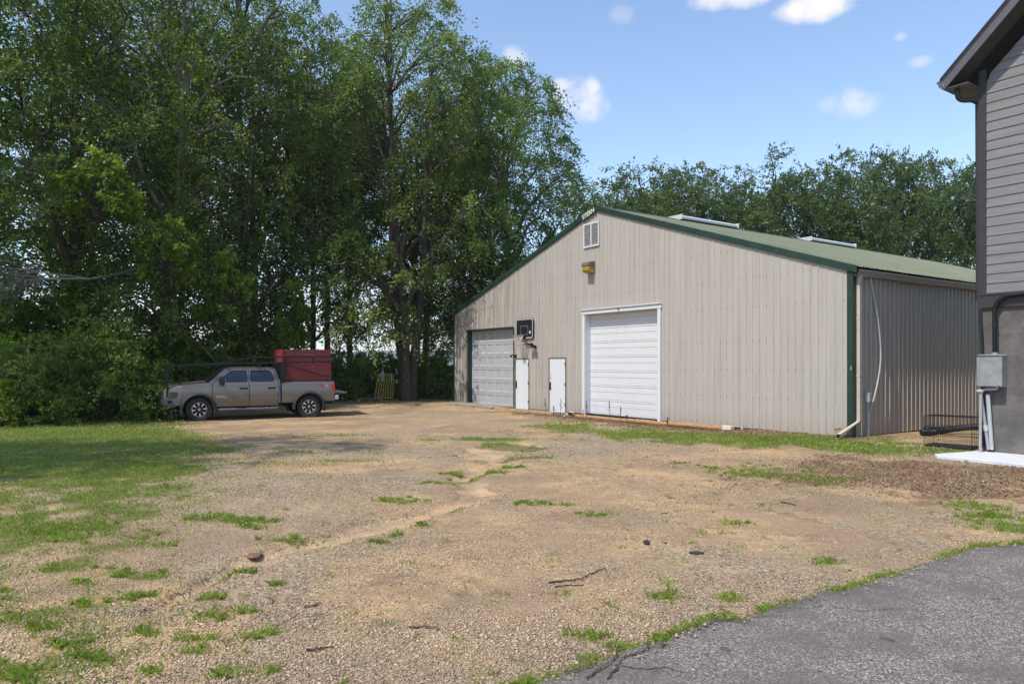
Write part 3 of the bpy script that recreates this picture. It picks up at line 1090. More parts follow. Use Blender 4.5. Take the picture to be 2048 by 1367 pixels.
def shed_trim():
    # corner trims
    mb = MB()
    z0, z1, n = .0, EAVE - .06, 24
    pts = []
    for k in range(n + 1):                        # creased and dented by something at 1.85 m
        z = z0 + (z1 - z0) * k / n
        d = .011 * math.exp(-((z - 1.78) / .10) ** 2)
        pts.append((z, d))
    for (za, da), (zb, db) in zip(pts[:-1], pts[1:]):
        mb.quad((-.13, -.024 + da * .2, za), (.028 - da, -.026 + da, za), (.028 - db, -.026 + db, zb), (-.13, -.024 + db * .2, zb))
        mb.quad((.028 - da, -.026 + da, za), (.026, .13, za), (.026, .13, zb), (.028 - db, -.026 + db, zb))
    o = mb.build('corner_trim', M['green'], shed)
    o['label'] = 'dented green corner trim'
    mb = MB()
    mb.box(-SW - .03, -SW + .09, -.026, -.003, 0, EAVE - .1)
    mb.box(-SW - .03, -SW - .003, -.003, .12, 0, EAVE - .1)
    mb.build('corner_trim', M['green'], shed)
    # base trim, dark gap under the sheets, footing
    mb = MB()
    mb.box(-3.3, -.13, -.024, .03, -.07, .012)
    mb.build('base_trim', M['green'], shed)
    mb = MB()
    mb.box(-11.45, -3.36, .05, .10, -.45, .02)
    mb.build('base_skirt', M['dark_gap'], shed)
    mb = MB()
    mb.box(-SW + .02, -11.47, .012, .2, -.45, .0)
    mb.box(-3.30, -.02, .035, .2, -.45, .0)
    mb.build('footing', M['apron'], shed)
    mb = MB()
    mb.box(-.24, -.02, .25, SD, -.45, .018)
    mb.build('footing', M['dark_gap'], shed)
    # screws in rows at the girts
    mb = MB()
    for k in range(1, int(SW / RIB)):
        x = -k * RIB - .02
        for z in (.10, .89, 1.71, 2.51, 3.5, 4.35, 5.2, 6.0, 6.8):
            if z > roofline(x) - .3 or any(a - .1 < x < b + .1 and z < t + .15 for a, b, t in OPEN):
                continue
            rx = .017
            mb.box(x - rx, x + rx, -.012, -.001, z - .017, z + .017)
    stuff(mb.build('screw', M['screw'], shed))
    # gutter along the right eave
    prof = [(.165, .0), (.165, -.135), (.20, -.165), (.27, -.165), (.285, -.10), (.31, -.03), (.31, .0), (.298, .0), (.298, -.03), (.272, -.10), (.262, -.153), (.205, -.153), (.177, -.13), (.177, 0)]
    mb = MB()
    N = 26
    for k in range(N + 1):
        y = .02 + (SD + .1) * k / N
        s = EAVE - .035 - .0022 * 0 - .05 * (1 - k / N) + .008 * math.sin(k * 1.3)
        mb.v += [(a - .14, y, s + b) for a, b in prof]
    m = len(prof)
    for k in range(N):
        for q in range(m):
            a, b = k * m + q, k * m + (q + 1) % m
            mb.f.append((a, b, b + m, a + m))
    mb.f.append(tuple(range(m)))
    mb.build('gutter', M['gutter'], shed, fixn=True)
    # rectangular downspout with kicked-out foot
    mb = MB()
    def rect_tube(path, w, d):
        i0 = len(mb.v)
        for k, (p, ax, ay) in enumerate(path):
            p, ax, ay = Vector(p), Vector(ax).normalized(), Vector(ay).normalized()
            for sx, sy in ((-1, -1), (1, -1), (1, 1), (-1, 1)):
                mb.v.append(tuple(p + ax * (sx * w / 2) + ay * (sy * d / 2)))
        for k in range(len(path) - 1):
            for q in range(4):
                a, b = i0 + k * 4 + q, i0 + k * 4 + (q + 1) % 4
                mb.f.append((a, b, b + 4, a + 4))
        mb.f.append((i0, i0 + 1, i0 + 2, i0 + 3))
    Y0 = .19
    rect_tube([((.105, Y0, EAVE - .22), (1, 0, 0), (0, 1, 0)), ((.078, Y0, EAVE - .5), (1, 0, 0), (0, 1, 0)), ((.078, Y0, .52), (1, 0, 0), (0, 1, 0)), ((.078, Y0 - .01, .44), (1, 0, 0), (0, .95, .3)),
               ((.078, Y0 - .95, .09), (1, 0, 0), (0, .35, .94))], .085, .11)
    o = mb.build('downspout', M['spout'], shed, fixn=True)
    mb = MB()
    mb.quad((.04, Y0 - .952, .045), (.116, Y0 - .952, .045), (.116, Y0 - .968, .13), (.04, Y0 - .968, .13))
    mb.build('outlet', M['dark_gap'], o)
    mb = MB()
    for z in (3.0, 1.55):
        mb.box(.026, .126, Y0 - .062, Y0 + .062, z, z + .03)
    mb.build('strap', M['spout'], o)


shed_trim()


def sectional_door(x0, x1, top, y, nsec, mat, style, name='overhead_door'):
    """slab door of nsec sections; style 'ribs' or 'panels'"""
    zb = -.05
    root = MB()
    root.box(x0 - .02, x1 + .02, y + .045, y + .07, zb, top + .03)
    d = root.build(name, M['dark_gap'], shed)
    h = (top - zb) / nsec
    for k in range(nsec):
        za, zt = zb + k * h + .004, zb + (k + 1) * h - .004
        mb = MB()
        if style == 'ribs':
            # section face in profile: wide field, then two raised beads
            pr = [(0, .006), (.012, 0), (.055, 0), (.06, .014), (.075, .014), (.08, 0), (h * .62, 0), (h * .62 + .004, .016), (h * .62 + .02, .016), (h * .62 + .024, 0), (h - .02, 0), (h - .008, .006)]
            sub = []
            for (a, oa), (b, ob) in zip(pr[:-1], pr[1:]):
                if b - a > .1:
                    m = int((b - a) / .035)
                    for q in range(m):
                        sub.append((a + (b - a) * q / m, oa + (.0025 if q % 2 else 0)))
                else:
                    sub.append((a, oa))
            sub.append(pr[-1])
            for (a, oa), (b, ob) in zip(sub[:-1], sub[1:]):
                mb.quad((x0, y + oa, za + a), (x1, y + oa, za + a), (x1, y + ob, za + b), (x0, y + ob, za + b))
            mb.quad((x0, y + .04, za), (x1, y + .04, za), (x1, y + .006, za), (x0, y + .006, za))
        else:
            n = 6
            w = (x1 - x0) / n
            def face(a, b, c, e, o):
                mb.quad((a, y + o, c), (b, y + o, c), (b, y + o, e), (a, y + o, e))
            for q in range(n):
                a, b = x0 + q * w, x0 + (q + 1) * w
                pa, pb, pc, pe = a + .05, b - .05, za + .085, zt - .085
                # frame round the raised panel
                face(a, b, za, pc, 0); face(a, b, pe, zt, 0); face(a, pa, pc, pe, 0); face(pb, b, pc, pe, 0)
                g = .035
                for (A, B, C_, D) in (((pa, pc), (pb, pc), (pb - g, pc + g), (pa + g, pc + g)), ((pb, pc), (pb, pe), (pb - g, pe - g), (pb - g, pc + g)),
                                      ((pb, pe), (pa, pe), (pa + g, pe - g), (pb - g, pe - g)), ((pa, pe), (pa, pc), (pa + g, pc + g), (pa + g, pe - g))):
                    mb.quad((A[0], y, A[1]), (B[0], y, B[1]), (C_[0], y + .02, C_[1]), (D[0], y + .02, D[1]))
                face(pa + g, pb - g, pc + g, pe - g, .02)
            mb.quad((x0, y + .04, za), (x1, y + .04, za), (x1, y, za), (x0, y, za))
            mb.quad((x0, y, zt), (x1, y, zt), (x1, y + .04, zt), (x0, y + .04, zt))
        mb.build('door_section', mat, d)
    return d


big = sectional_door(-10.40, -6.71, 3.69, .25, 7, M['white'], 'ribs')
big['label'] = 'tall white overhead door with ribbed sections'
old = sectional_door(-18.97, -15.12, 3.39, .25, 6, M['greydoor'], 'panels')
old['label'] = 'weathered overhead door with rows of pressed panels'
# white casing of the big door: returns (jambs) and face boards
mb = MB()
mb.box(-10.555, -10.412, -.04, -.021, -.04, 3.70)
mb.box(-6.698, -6.555, -.04, -.021, -.04, 3.70)
mb.box(-10.60, -6.51, -.055, -.021, 3.702, 3.86)
mb.box(-10.60, -6.51, -.10, -.0555, 3.845, 3.875)
mb.build('door_casing', M['white'], shed, bevel=.004)
mb = MB()
mb.box(-10.43, -10.403, -.021, .32, -.05, 3.70)
mb.box(-6.707, -6.68, -.021, .32, -.05, 3.70)
mb.box(-10.40, -6.71, -.021, .32, 3.692, 3.715)
mb.build('door_jamb', M['white'], shed)
mb = MB()
mb.box(-8.52, -8.49, -.115, -.1005, 3.72, 3.82)
mb.build('latch_hook', M['blacksteel'], shed)
mb = MB()
mb.box(-19.02, -18.985, -.026, .31, -.05, 3.42)
mb.box(-15.125, -15.06, -.026, .31, -.05, 3.42)
mb.box(-18.98, -15.13, -.03, .31, 3.393, 3.45)
mb.build('door_jamb', M['green'], shed)


def man_door(x0, x1, top, spill):
    mb = MB()
    mb.box(x0 + .045, x1 - .045, -.012, .03, -.05, top - .045)
    d = mb.build('door', M['whitedoor'], shed, bevel=.004)
    f = MB()
    f.box(x0 - .01, x0 + .042, -.03, .04, -.05, top)
    f.box(x1 - .042, x1 + .01, -.03, .04, -.05, top)
    f.box(x0 + .042, x1 - .042, -.03, .04, top - .042, top)
    f.build('door_frame', M['bronze'], d)
    h = MB()
    hx = x0 + .10
    h.box(hx - .045, hx + .035, -.022, -.0125, .82, 1.13)
    h.tube([(hx, -.02, .93), (hx, -.075, .93)], .014, 8)
    h.tube([(hx, -.075, .93), (hx + .09, -.075, .925)], .013, 8)
    h.tube([(hx, -.02, 1.06), (hx, -.045, 1.06)], .027, 10)
    h.build('handle', M['blacksteel'], d)
    if spill:
        s = MB()                                # old paint worn through beside the lock
        for q, (a, z, w, e) in enumerate(((.015, 1.38, .016, .10), (.03, 1.30, .018, .08), (.02, 1.23, .02, .09), (.045, 1.33, .008, .05))):
            s.box(hx + a, hx + a + w, -.0155, -.0125, z, z + e)
        s.build('scuff', M['bronze'], d)
    g = MB()
    for z in (.22, 1.0, top - .32):
        g.box(x1 - .066, x1 - .028, -.038, -.0305, z, z + .115)
        g.tube([(x1 - .046, -.042, z), (x1 - .046, -.042, z + .115)], .011, 6)
    g.build('hinge', M['blacksteel'], d)
    return d


man_door(-14.99, -13.97, 2.09, False)['label'] = 'plain white steel door beside the panelled overhead door'
man_door(-12.62, -11.53, 2.11, True)['label'] = 'plain white steel door with scuff marks over its lock'

# gable vent
mb = MB()
vx0, vx1, vz0, vz1 = -10.45, -9.58, 6.17, 7.06
for a, b, c, d in ((vx0, vx1, vz0, vz0 + .05), (vx0, vx1, vz1 - .05, vz1), (vx0, vx0 + .05, vz0 + .05, vz1 - .05), (vx1 - .05, vx1, vz0 + .05, vz1 - .05), ((vx0 + vx1) / 2 - .025, (vx0 + vx1) / 2 + .025, vz0 + .05, vz1 - .05)):
    mb.box(a, b, -.06, -.02, c, d)
vent = mb.build('gable_vent', M['white'], shed)
mb = MB()
mb.box(vx0 + .01, vx1 - .01, -.0195, -.0192, vz0 + .01, vz1 - .01)
mb.build('backing', M['dark_gap'], vent)
lou = MB().bar((0, 0, 0), (.36, 0, 0), .006, .045, (0, -.8, .7)).mesh('louvre', M['white'])
for k in range(13):
    for x in (vx0 + .05, (vx0 + vx1) / 2 + .025):
        o = link('louvre', lou, vent)
        o.location = (x, -.04, vz0 + .085 + k * .0595)

# maker's letters on the rake trim, just off the peak
def text_mesh(name, s, size, mat, depth=.006):
    cu = bpy.data.curves.new(name, 'FONT')
    cu.body = s
    cu.size = size
    cu.extrude = depth
    cu.align_x = 'CENTER'
    cu.align_y = 'CENTER'
    cu.offset = size * .010
    ob = bpy.data.objects.new(name, cu)
    col.objects.link(ob)
    bpy.context.view_layer.update()
    me = bpy.data.meshes.new_from_object(ob)
    bpy.data.objects.remove(ob)
    me.materials.clear()
    me.materials.append(mat)
    return me


sgn = MB()
sl_l = math.atan2(RIDGE - EAVE, PK + SW)
def on_rake(a, b, d):
    x = PK - .40 + a * math.cos(sl_l) - b * math.sin(sl_l)
    z = roofline(PK - .40) - .06 + a * math.sin(sl_l) + b * math.cos(sl_l)
    return (x, d, z)
sgn.prism([(-.38, -.115), (.38, -.115), (.38, .115), (-.38, .115)], on_rake, -.092, -.077)
name_plate = sgn.build('name_plate', M['green'], shed)
lt = link('lettering', text_mesh('lettering', 'STERN', .24, M['letter']), name_plate)
lt.location = on_rake(0, 0, -.098)
lt.rotation_euler = (R(90), -sl_l, 0)

# ---- things fixed on the shed wall (they stand proud, each its own thing)
def shed_pt(x, y, z):
    return (SC[0] + x * math.cos(ROT) - y * math.sin(ROT), SC[1] + x * math.sin(ROT) + y * math.cos(ROT), z)


def wall_pack():
    t = thing('wall_light', 'bronze wall light with an amber lens high above the white overhead door', 'wall light', shed_pt(-10.03, -.021, 5.20), ROT)
    mb = MB()
    mb.box(-.20, .20, -.05, 0, 0, .42)
    mb.prism([(0, .22), (-.24, .22), (-.26, .26), (-.26, .34), (-.20, .40), (0, .42)], lambda a, b, d: (d, a - .05, b), -.20, .20)
    mb.build('housing', M['bronze'], t, bevel=.01, fixn=True)
    mb = MB()
    mb.prism([(0, .0), (-.17, .02), (-.25, .08), (-.255, .217), (0, .217)], lambda a, b, d: (d, a - .051, b), -.19, .19)
    mb.build('lens', M['amber'], t, bevel=.012, fixn=True)


wall_pack()


def hoop():
    t = thing('basketball_hoop', 'black backboard with a pale border and a tilted rim fixed over the doors', 'basketball hoop', shed_pt(-14.22, .075, 3.32), ROT)
    W, H = .62, .42
    def rr_poly(w, h, r, n=5):
        out = []
        for cx_, cy_, a0 in ((w - r, h - r, 0), (-w + r, h - r, 90), (-w + r, -h + r, 180), (w - r, -h + r, 270)):
            for k in range(n + 1):
                a = R(a0 + 90 * k / n)
                out.append((cx_ + r * math.cos(a), cy_ + r * math.sin(a)))
        return out
    fn = lambda a, b, d: (a, d, b)
    MB().prism(rr_poly(W, H, .11), fn, -.16, -.12).build('backboard', M['black'], t, bevel=.004, fixn=True)
    MB().holed(rr_poly(W - .015, H - .015, .10), [rr_poly(W - .055, H - .055, .075)], fn, -.168, -.161).build('border', M['pvc'], t, fixn=True)
    MB().holed(rr_poly(.27, .19, .02), [rr_poly(.25, .17, .012)], lambda a, b, d: (a, d, b - .07), -.168, -.161).build('target_square', M['rim_grey'], t, fixn=True)
    mb = MB()
    mb.lathe([(.062, -.1635), (.0, -.1635)], 12, lambda r, a, h: (.40 + r * math.cos(a) * .8, h, -.16 + r * math.sin(a)))
    mb.build('emblem', M['decal_white'], t, fixn=True)
    br = MB()
    br.box(-.35, -.29, -.12, -.09, -.3, .3)
    br.box(.29, .35, -.12, -.09, -.3, .3)
    br.box(-.12, .12, -.24, -.161, -.42, -.28)
    br.build('bracket', M['blacksteel'], t, bevel=.006)
    ring = []
    rc = (0, -.161 - .10 - .225, -.30)
    tilt = R(-6)
    for k in range(29):
        a = 2 * PI * k / 28
        ring.append((rc[0] + .225 * math.cos(a), rc[1] + .225 * math.sin(a) * math.cos(tilt), rc[2] + .225 * math.sin(a) * math.sin(tilt) * -1))
    rim = MB().tube(ring, .016, 6, False).build('rim', M['rim_grey'], t, smooth=True)
    net = MB()
    n = 12
    rows = [(.218, 0), (.20, -.09), (.165, -.18), (.125, -.27), (.105, -.36), (.10, -.42)]
    P = [[(rc[0] + r * math.cos(2 * PI * (k + .5 * (q % 2)) / n) - .05 * (q / 5) ** 2, rc[1] + r * math.sin(2 * PI * (k + .5 * (q % 2)) / n), rc[2] + z) for k in range(n)] for q, (r, z) in enumerate(rows)]
    for q in range(len(rows) - 1):
        for k in range(n):
            a = P[q][k]
            for b in ((P[q + 1][k], P[q + 1][(k - 1) % n]) if q % 2 == 0 else (P[q + 1][k], P[q + 1][(k + 1) % n])):
                net.tube([a, b], .009, 4, False)
    net.build('net', M['net'], t)


hoop()


def flood():
    t = thing('floodlight', 'black twin floodlight and sensor on the wall between the plain doors', 'floodlight', shed_pt(-13.52, -.02, 2.55), ROT)
    mb = MB()
    mb.lathe([(0, -.05), (.065, -.05), (.07, 0)], 14)
    mb.tube([(0, -.03, 0), (-.06, -.16, .04)], .018, 8)
    mb.tube([(0, -.03, 0), (.06, -.15, .05)], .018, 8)
    mb.tube([(0, -.03, -.02), (0, -.12, -.11)], .014, 8)
    mb.build('base', M['blacksteel'], t, fixn=True)
    for s, x, rz in ((0, -.15, R(28)), (1, .06, R(-12))):
        mb = MB()
        mb.box(-.10, .10, -.10, .03, -.085, .085)
        for k in range(5):
            mb.box(-.09, .09, .031, .05, -.07 + k * .033, -.06 + k * .033)
        o = mb.build('lamp_head', M['blacksteel'], t, bevel=.012)
        o.location = (x, -.22, .07)
        o.rotation_euler = (R(32), 0, rz)
        g = MB()
        g.box(-.085, .085, -.106, -.1005, -.07, .07)
        g.build('lens', M['metal'], o)
    mb = MB()
    mb.lathe([(0, 0), (.035, .01), (.045, .05), (.03, .09), (0, .1)], 12, lambda r, a, h: (r * math.cos(a), -.12 + r * math.sin(a), -.20 + h))
    mb.build('sensor', M['pvc'], t, smooth=True)


flood()


def jelly():
    t = thing('door_lamp', 'small black lamp on a bent arm above the door beside the overhead door', 'door lamp', shed_pt(-14.92, -.026, 2.16), ROT)
    mb = MB()
    mb.box(-.05, .05, -.04, 0, -.05, .09)
    mb.tube([(0, -.03, .05), (0, -.16, .07), (-.04, -.20, .04)], .022, 8)
    mb.build('arm', M['blacksteel'], t, bevel=.006)
    mb = MB()
    mb.lathe([(.0, .05), (.03, .04), (.05, -.02), (.055, -.06), (.0, -.055)], 12, lambda r, a, h: (-.05 + r * math.cos(a), -.21 + r * math.sin(a), .03 + h))
    mb.build('shade', M['black'], t, smooth=True)


jelly()


def side_pipes():
    t = thing('conduit', 'long bowed white plastic pipe fixed to the shaded side of the shed', 'pipe', shed_pt(0, 0, 0), ROT)
    pts = [(.06, .72, 4.16), (.07, .80, 3.85), (.09, .95, 3.35), (.10, 1.03, 3.02), (.10, 1.10, 2.7), (.10, 1.16, 2.3), (.10, 1.15, 1.9), (.09, 1.07, 1.5), (.08, .93, 1.1), (.07, .80, .82), (.06, .71, .6)]
    P = [Vector(p) for p in pts]
    sm = []
    for k in range(len(P) - 1):
        a, b, c, d = P[max(0, k - 1)], P[k], P[k + 1], P[min(len(P) - 1, k + 2)]
        for q in range(5):
            s = q / 5
            sm.append(.5 * ((2 * b) + (c - a) * s + (2 * a - 5 * b + 4 * c - d) * s * s + (3 * b - a - 3 * c + d) * s ** 3))
    sm.append(P[-1])
    MB().tube(sm, .022, 8).build('pipe', M['pvc'], t, smooth=True)
    MB().tube([(.09, .945, 3.32), (.095, 1.0, 3.12)], .033, 8).build('coupling', M['pvc_grey'], t, smooth=True)
    MB().tube([(.06, .71, .62), (.06, .69, .38), (.05, .68, -.1)], .024, 8).build('riser', M['pvc_grey'], t, smooth=True)
    t2 = thing('junction_box', 'small grey outlet box on a grey pipe low on the shaded shed wall', 'outlet box', shed_pt(.02, .60, 0), ROT)
    b = MB()
    b.box(0, .10, -.06, .06, .88, 1.13)
    b.build('box', M['pvc'], t2, bevel=.008)
    b = MB()
    b.box(.101, .115, -.05, .05, .90, 1.11)
    b.build('cover', M['pvc_grey'], t2, bevel=.004)
    MB().tube([(.045, .02, .90), (.045, .02, -.12)], .026, 8).build('pipe', M['pvc_grey'], t2, smooth=True)


side_pipes()

# old concrete apron before the overhead door
mb = MB()
def aw(u, d, z):
    return (SC[0] + UX * u - VX * d, SC[1] + UY * u - VY * d, z)
for k in range(3):
    a, b = 15.0 + k * 1.45 + .006, 15.0 + (k + 1) * 1.45 - .006
    pl = [aw(a, .02, 0), aw(b, .02, 0), aw(b, 1.15, 0), aw(a, 1.25, 0)]
    zt = max(gzf(p[0], p[1]) for p in pl) + .045 - .008 * k
    mb.prism([(p[0], p[1]) for p in pl], lambda x, y, d: (x, y, d), zt - .25, zt)
structure(mb.build('concrete_apron', M['apron'], fixn=True, bevel=.01))

# ================================================================== HOUSE (local x = to the right along its front, y = back, z up)
house = thing('house', 'grey clapboard house corner over a bare stucco basement wall, dark eaves', 'house', (HK[0], HK[1], 0), ROT)
HW = 7.5
H_SOF, H_SKIRT = 7.66, 3.32
PITCH = math.tan(R(43.5))


def house_parts():
    D = 11.0
    mb = MB()
    mb.box(0.02, HW, .02, D, -.5, 3.10)
    mb.build('stucco_wall', M['stucco'], house)
    mb = MB()
    mb.box(-.035, HW, -.035, -.002, 3.03, H_SKIRT)
    mb.box(-.035, -.002, -.002, D, 3.03, H_SKIRT)
    mb.box(-.05, HW, -.05, -.036, H_SKIRT - .035, H_SKIRT + .012)
    mb.build('skirt_board', M['housetrim'], house, bevel=.004)
    mb = MB()
    mb.box(-.035, .105, -.036, -.003, H_SKIRT + .014, H_SOF + .30)
    mb.box(-.035, -.003, -.003, .12, H_SKIRT + .014, H_SOF)
    mb.build('corner_board', M['housetrim'], house, bevel=.004)
    # clapboards, each a lapped board, cut to the gable
    ex = .196
    z = H_SKIRT + .015
    gx = HW / 2
    k = 0
    while z < H_SOF + gx * PITCH - .3:
        xs = .107
        rk = lambda q: max(0.0, (q - H_SOF - .02) / PITCH)
        x0, xt0 = max(xs, rk(z)), max(xs, rk(z + ex))
        x1, xt1 = min(HW, HW - rk(z)), min(HW, HW - rk(z + ex))
        if x1 - x0 > .4:
            mb = MB()
            y0, y1 = -.026, -.010
            mb.v += [(x0, y0, z), (x1, y0, z), (xt1, y1, z + ex), (xt0, y1, z + ex), (x0, .01, z), (x1, .01, z), (xt1, .01, z + ex), (xt0, .01, z + ex)]
            mb.f += [(0, 1, 2, 3), (4, 5, 1, 0), (3, 2, 6, 7), (0, 3, 7, 4), (1, 5, 6, 2)]
            mb.build('siding_board', M['siding'], house)
        z += ex
        k += 1
    mb = MB()
    mb.prism([(.03, 3.1), (HW - .03, 3.1), (HW - .03, H_SOF), (gx, H_SOF + gx * PITCH - .06), (.03, H_SOF)], lambda a, b, d: (a, d, b), .0105, .05)
    mb.build('sheathing', M['housetrim'], house, fixn=True)
    mb = MB()
    mb.box(.0, .02, .05, D, 3.3, H_SOF)
    mb.build('side_wall', M['siding'], house)
    # roof slab with overhangs, rake board, soffit, boxed eave
    OV, FR = .50, .52
    ze = H_SOF - .03
    th = .05
    def slope_pt(x, up):
        return (x, ze + (x + OV) * PITCH + up)
    for nm, mat, up0, up1, y0, y1 in (('roof_sheet', M['shingle'], .235, .285, -FR - .035, D + .4),):
        mb = MB()
        a = slope_pt(-OV - .07, up0 - .07 * 0)
        mb.prism([slope_pt(-OV - .06, up0), slope_pt(gx, up0), slope_pt(gx, up1), slope_pt(-OV - .06, up1)], lambda a, b, d: (a, d, b), y0, y1)
        s2 = lambda x, up: (2 * gx - x, slope_pt(x, up)[1])
        mb.prism([s2(-OV - .06, up0), s2(gx, up0), s2(gx, up1), s2(-OV - .06, up1)], lambda a, b, d: (a, d, b), y0, y1)
        mb.build(nm, mat, house, fixn=True)
    mb = MB()
    mb.prism([slope_pt(-OV, -.02), slope_pt(gx, -.02), slope_pt(gx, .232), slope_pt(-OV, .232)], lambda a, b, d: (a, d, b), -FR, -FR + .03)
    mb.prism([slope_pt(-OV, .20), slope_pt(gx, .20), slope_pt(gx, .232), slope_pt(-OV, .232)], lambda a, b, d: (a, d, b), -FR - .018, -FR - .001)
    mb.build('rake_board', M['fascia'], house, fixn=True)
    mb = MB()
    mb.prism([slope_pt(-OV + .01, .005), slope_pt(gx, .005), slope_pt(gx, .03), slope_pt(-OV + .01, .03)], lambda a, b, d: (a, d, b), -FR + .032, -.0275)
    mb.build('soffit', M['soffit'], house, fixn=True)
    mb = MB()
    for k in range(4):
        mb.box(-OV + .02, -.037, -FR + .032 + k * .13, -FR + .032 + k * .13 + .122, H_SOF - .03 + .006 * (k % 2), H_SOF - .012)
    mb.box(-OV + .02, -.037, .0, D, H_SOF - .03, H_SOF - .012)
    mb.build('eave_soffit', M['fascia'], house)
    mb = MB()
    prof = [(0, 0), (-.03, -.0), (-.075, .045), (-.10, .13), (-.125, .165), (-.14, .17), (-.14, .155), (-.11, .12), (-.085, .055), (-.035, .012), (0, .012)]
    mb.prism([(a - OV, b + H_SOF - .03) for a, b in prof], lambda a, b, d: (a, d, b), -FR - .01, D)
    mb.v += [(-OV, -FR - .012, H_SOF - .03), (-OV - .03, -FR - .012, H_SOF - .03), (-OV - .075, -FR - .012, H_SOF + .015), (-OV - .10, -FR - .012, H_SOF + .10), (-OV - .14, -FR - .012, H_SOF + .135), (-OV, -FR - .012, H_SOF + .20)]
    n = len(mb.v)
    mb.f.append(tuple(range(n - 6, n)))
    mb.build('eave_gutter', M['fascia'], house, fixn=True)
    # round-bent drain from the gutter back to the wall
    pts = [(-.33, -.28, H_SOF - .02), (-.33, -.28, H_SOF - .17)]
    for k in range(7):
        a = R(90 * k / 6)
        pts.append((-.33 + .11 * (1 - math.cos(a)), -.28 + .10 * (1 - math.cos(a)), H_SOF - .17 - .11 * math.sin(a)))
    pts += [(-.08, -.06, H_SOF - .29), (-.075, .03, H_SOF - .36), (-.075, .06, 3.2)]
    MB().tube(pts, .05, 10).build('downspout', M['housetrim'], house, smooth=True)


house_parts()


def house_pt(x, y, z):
    return (HK[0] + x * math.cos(ROT) - y * math.sin(ROT), HK[1] + x * math.sin(ROT) + y * math.cos(ROT), z)


def meter_box():
    t = thing('electrical_box', 'grey steel electrical box fixed to the stucco basement wall', 'electrical box', house_pt(.24, .018, 1.41), ROT)
    mb = MB()
    mb.box(-.225, .225, -.22, 0, 0, .63)
    mb.build('box', M['box_steel'], t, bevel=.012)
    mb = MB()
    mb.box(-.232, .232, -.252, -.222, .012, .60)
    mb.prism([(-.235, .632), (.235, .632), (.20, .66), (-.20, .66)], lambda a, b, d: (a, d, b), -.245, -.002)
    mb.build('cover', M['box_steel'], t, bevel=.006, fixn=True)
    mb = MB()
    mb.box(.15, .205, -.258, -.2525, .03, .12)
    mb.tube([(.05, -.12, .661), (.05, -.12, .70)], .06, 12)
    mb.build('hub', M['metal'], t)
    # black service conduit sweeping up and off along the skirt board
    c = thing('service_conduit', 'thick black conduit rising from the electrical box and bending along the wall', 'conduit', house_pt(0, 0, 0), ROT)
    pts = [(.29, -.10, 2.10), (.285, -.10, 2.9)]
    for k in range(1, 9):
        a = R(90 * k / 8)
        pts.append((.285 + .30 * (1 - math.cos(a)), -.10, 2.95 + .31 * math.sin(a)))
    pts += [(1.2, -.10, 3.285), (4.5, -.10, 3.30)]
    MB().tube(pts, .042, 10).build('conduit', M['blacksteel'], c, smooth=True)
    mb = MB()
    mb.tube([(.288, -.10, 2.62), (.288, -.10, 2.70)], .05, 10)
    mb.build('coupling', M['black'], c, smooth=True)
    b = thing('black_cable', 'thin black cable down the corner of the stucco wall behind the electrical box', 'cable', house_pt(0, 0, 0), ROT)
    MB().tube([(-.01, -.02, 3.02), (.0, -.03, 2.75), (.02, -.035, 2.4), (.035, -.04, 2.05), (.04, -.03, 1.2), (.05, -.03, .15)], .03, 8).build('cable', M['black'], b, smooth=True)
    p = thing('drain_pipes', 'pale plastic pipes leaning down the house corner below the electrical box', 'pipe', house_pt(.10, 0, 0), ROT)
    MB().tube([(.26, -.12, 1.40), (.20, -.12, 1.365), (.06, -.13, 1.36), (.0, -.14, 1.34), (-.045, -.14, 1.27), (-.04, -.13, 1.15), (.075, -.10, .12)], .030, 9).build('pipe', M['pvc_aged'], p, smooth=True)
    MB().tube([(-.02, -.22, 1.30), (-.02, -.24, .05)], .028, 9).build('pipe', M['pvc_aged'], p, smooth=True)
    MB().tube([(.055, -.08, 1.25), (.12, -.06, .12)], .040, 9).build('pipe', M['pvc_grey'], p, smooth=True)
    mb = MB()
    mb.box(-.075, .03, -.28, -.18, 1.30, 1.35)
    mb.build('cap', M['pvc'], p, bevel=.01)
    mb = MB()
    mb.tube([(.02, -.115, .62), (.035, -.112, .50)], .042, 9)
    mb.build('coupling', M['pvc'], p, smooth=True)


meter_box()

mb = MB()
edge = [(-.32, -1.30), (-.18, -1.50), (.6, -1.47), (1.5, -1.52), (4.5, -1.50), (4.5, .012), (-.02, .012), (-.10, -.3)]
mb.prism([house_pt(a, b, 0)[:2] for a, b in edge], lambda x, y, d: (x, y, d), -.2, .07)
structure(mb.build('concrete_slab', M['concrete'], fixn=True, bevel=.015))


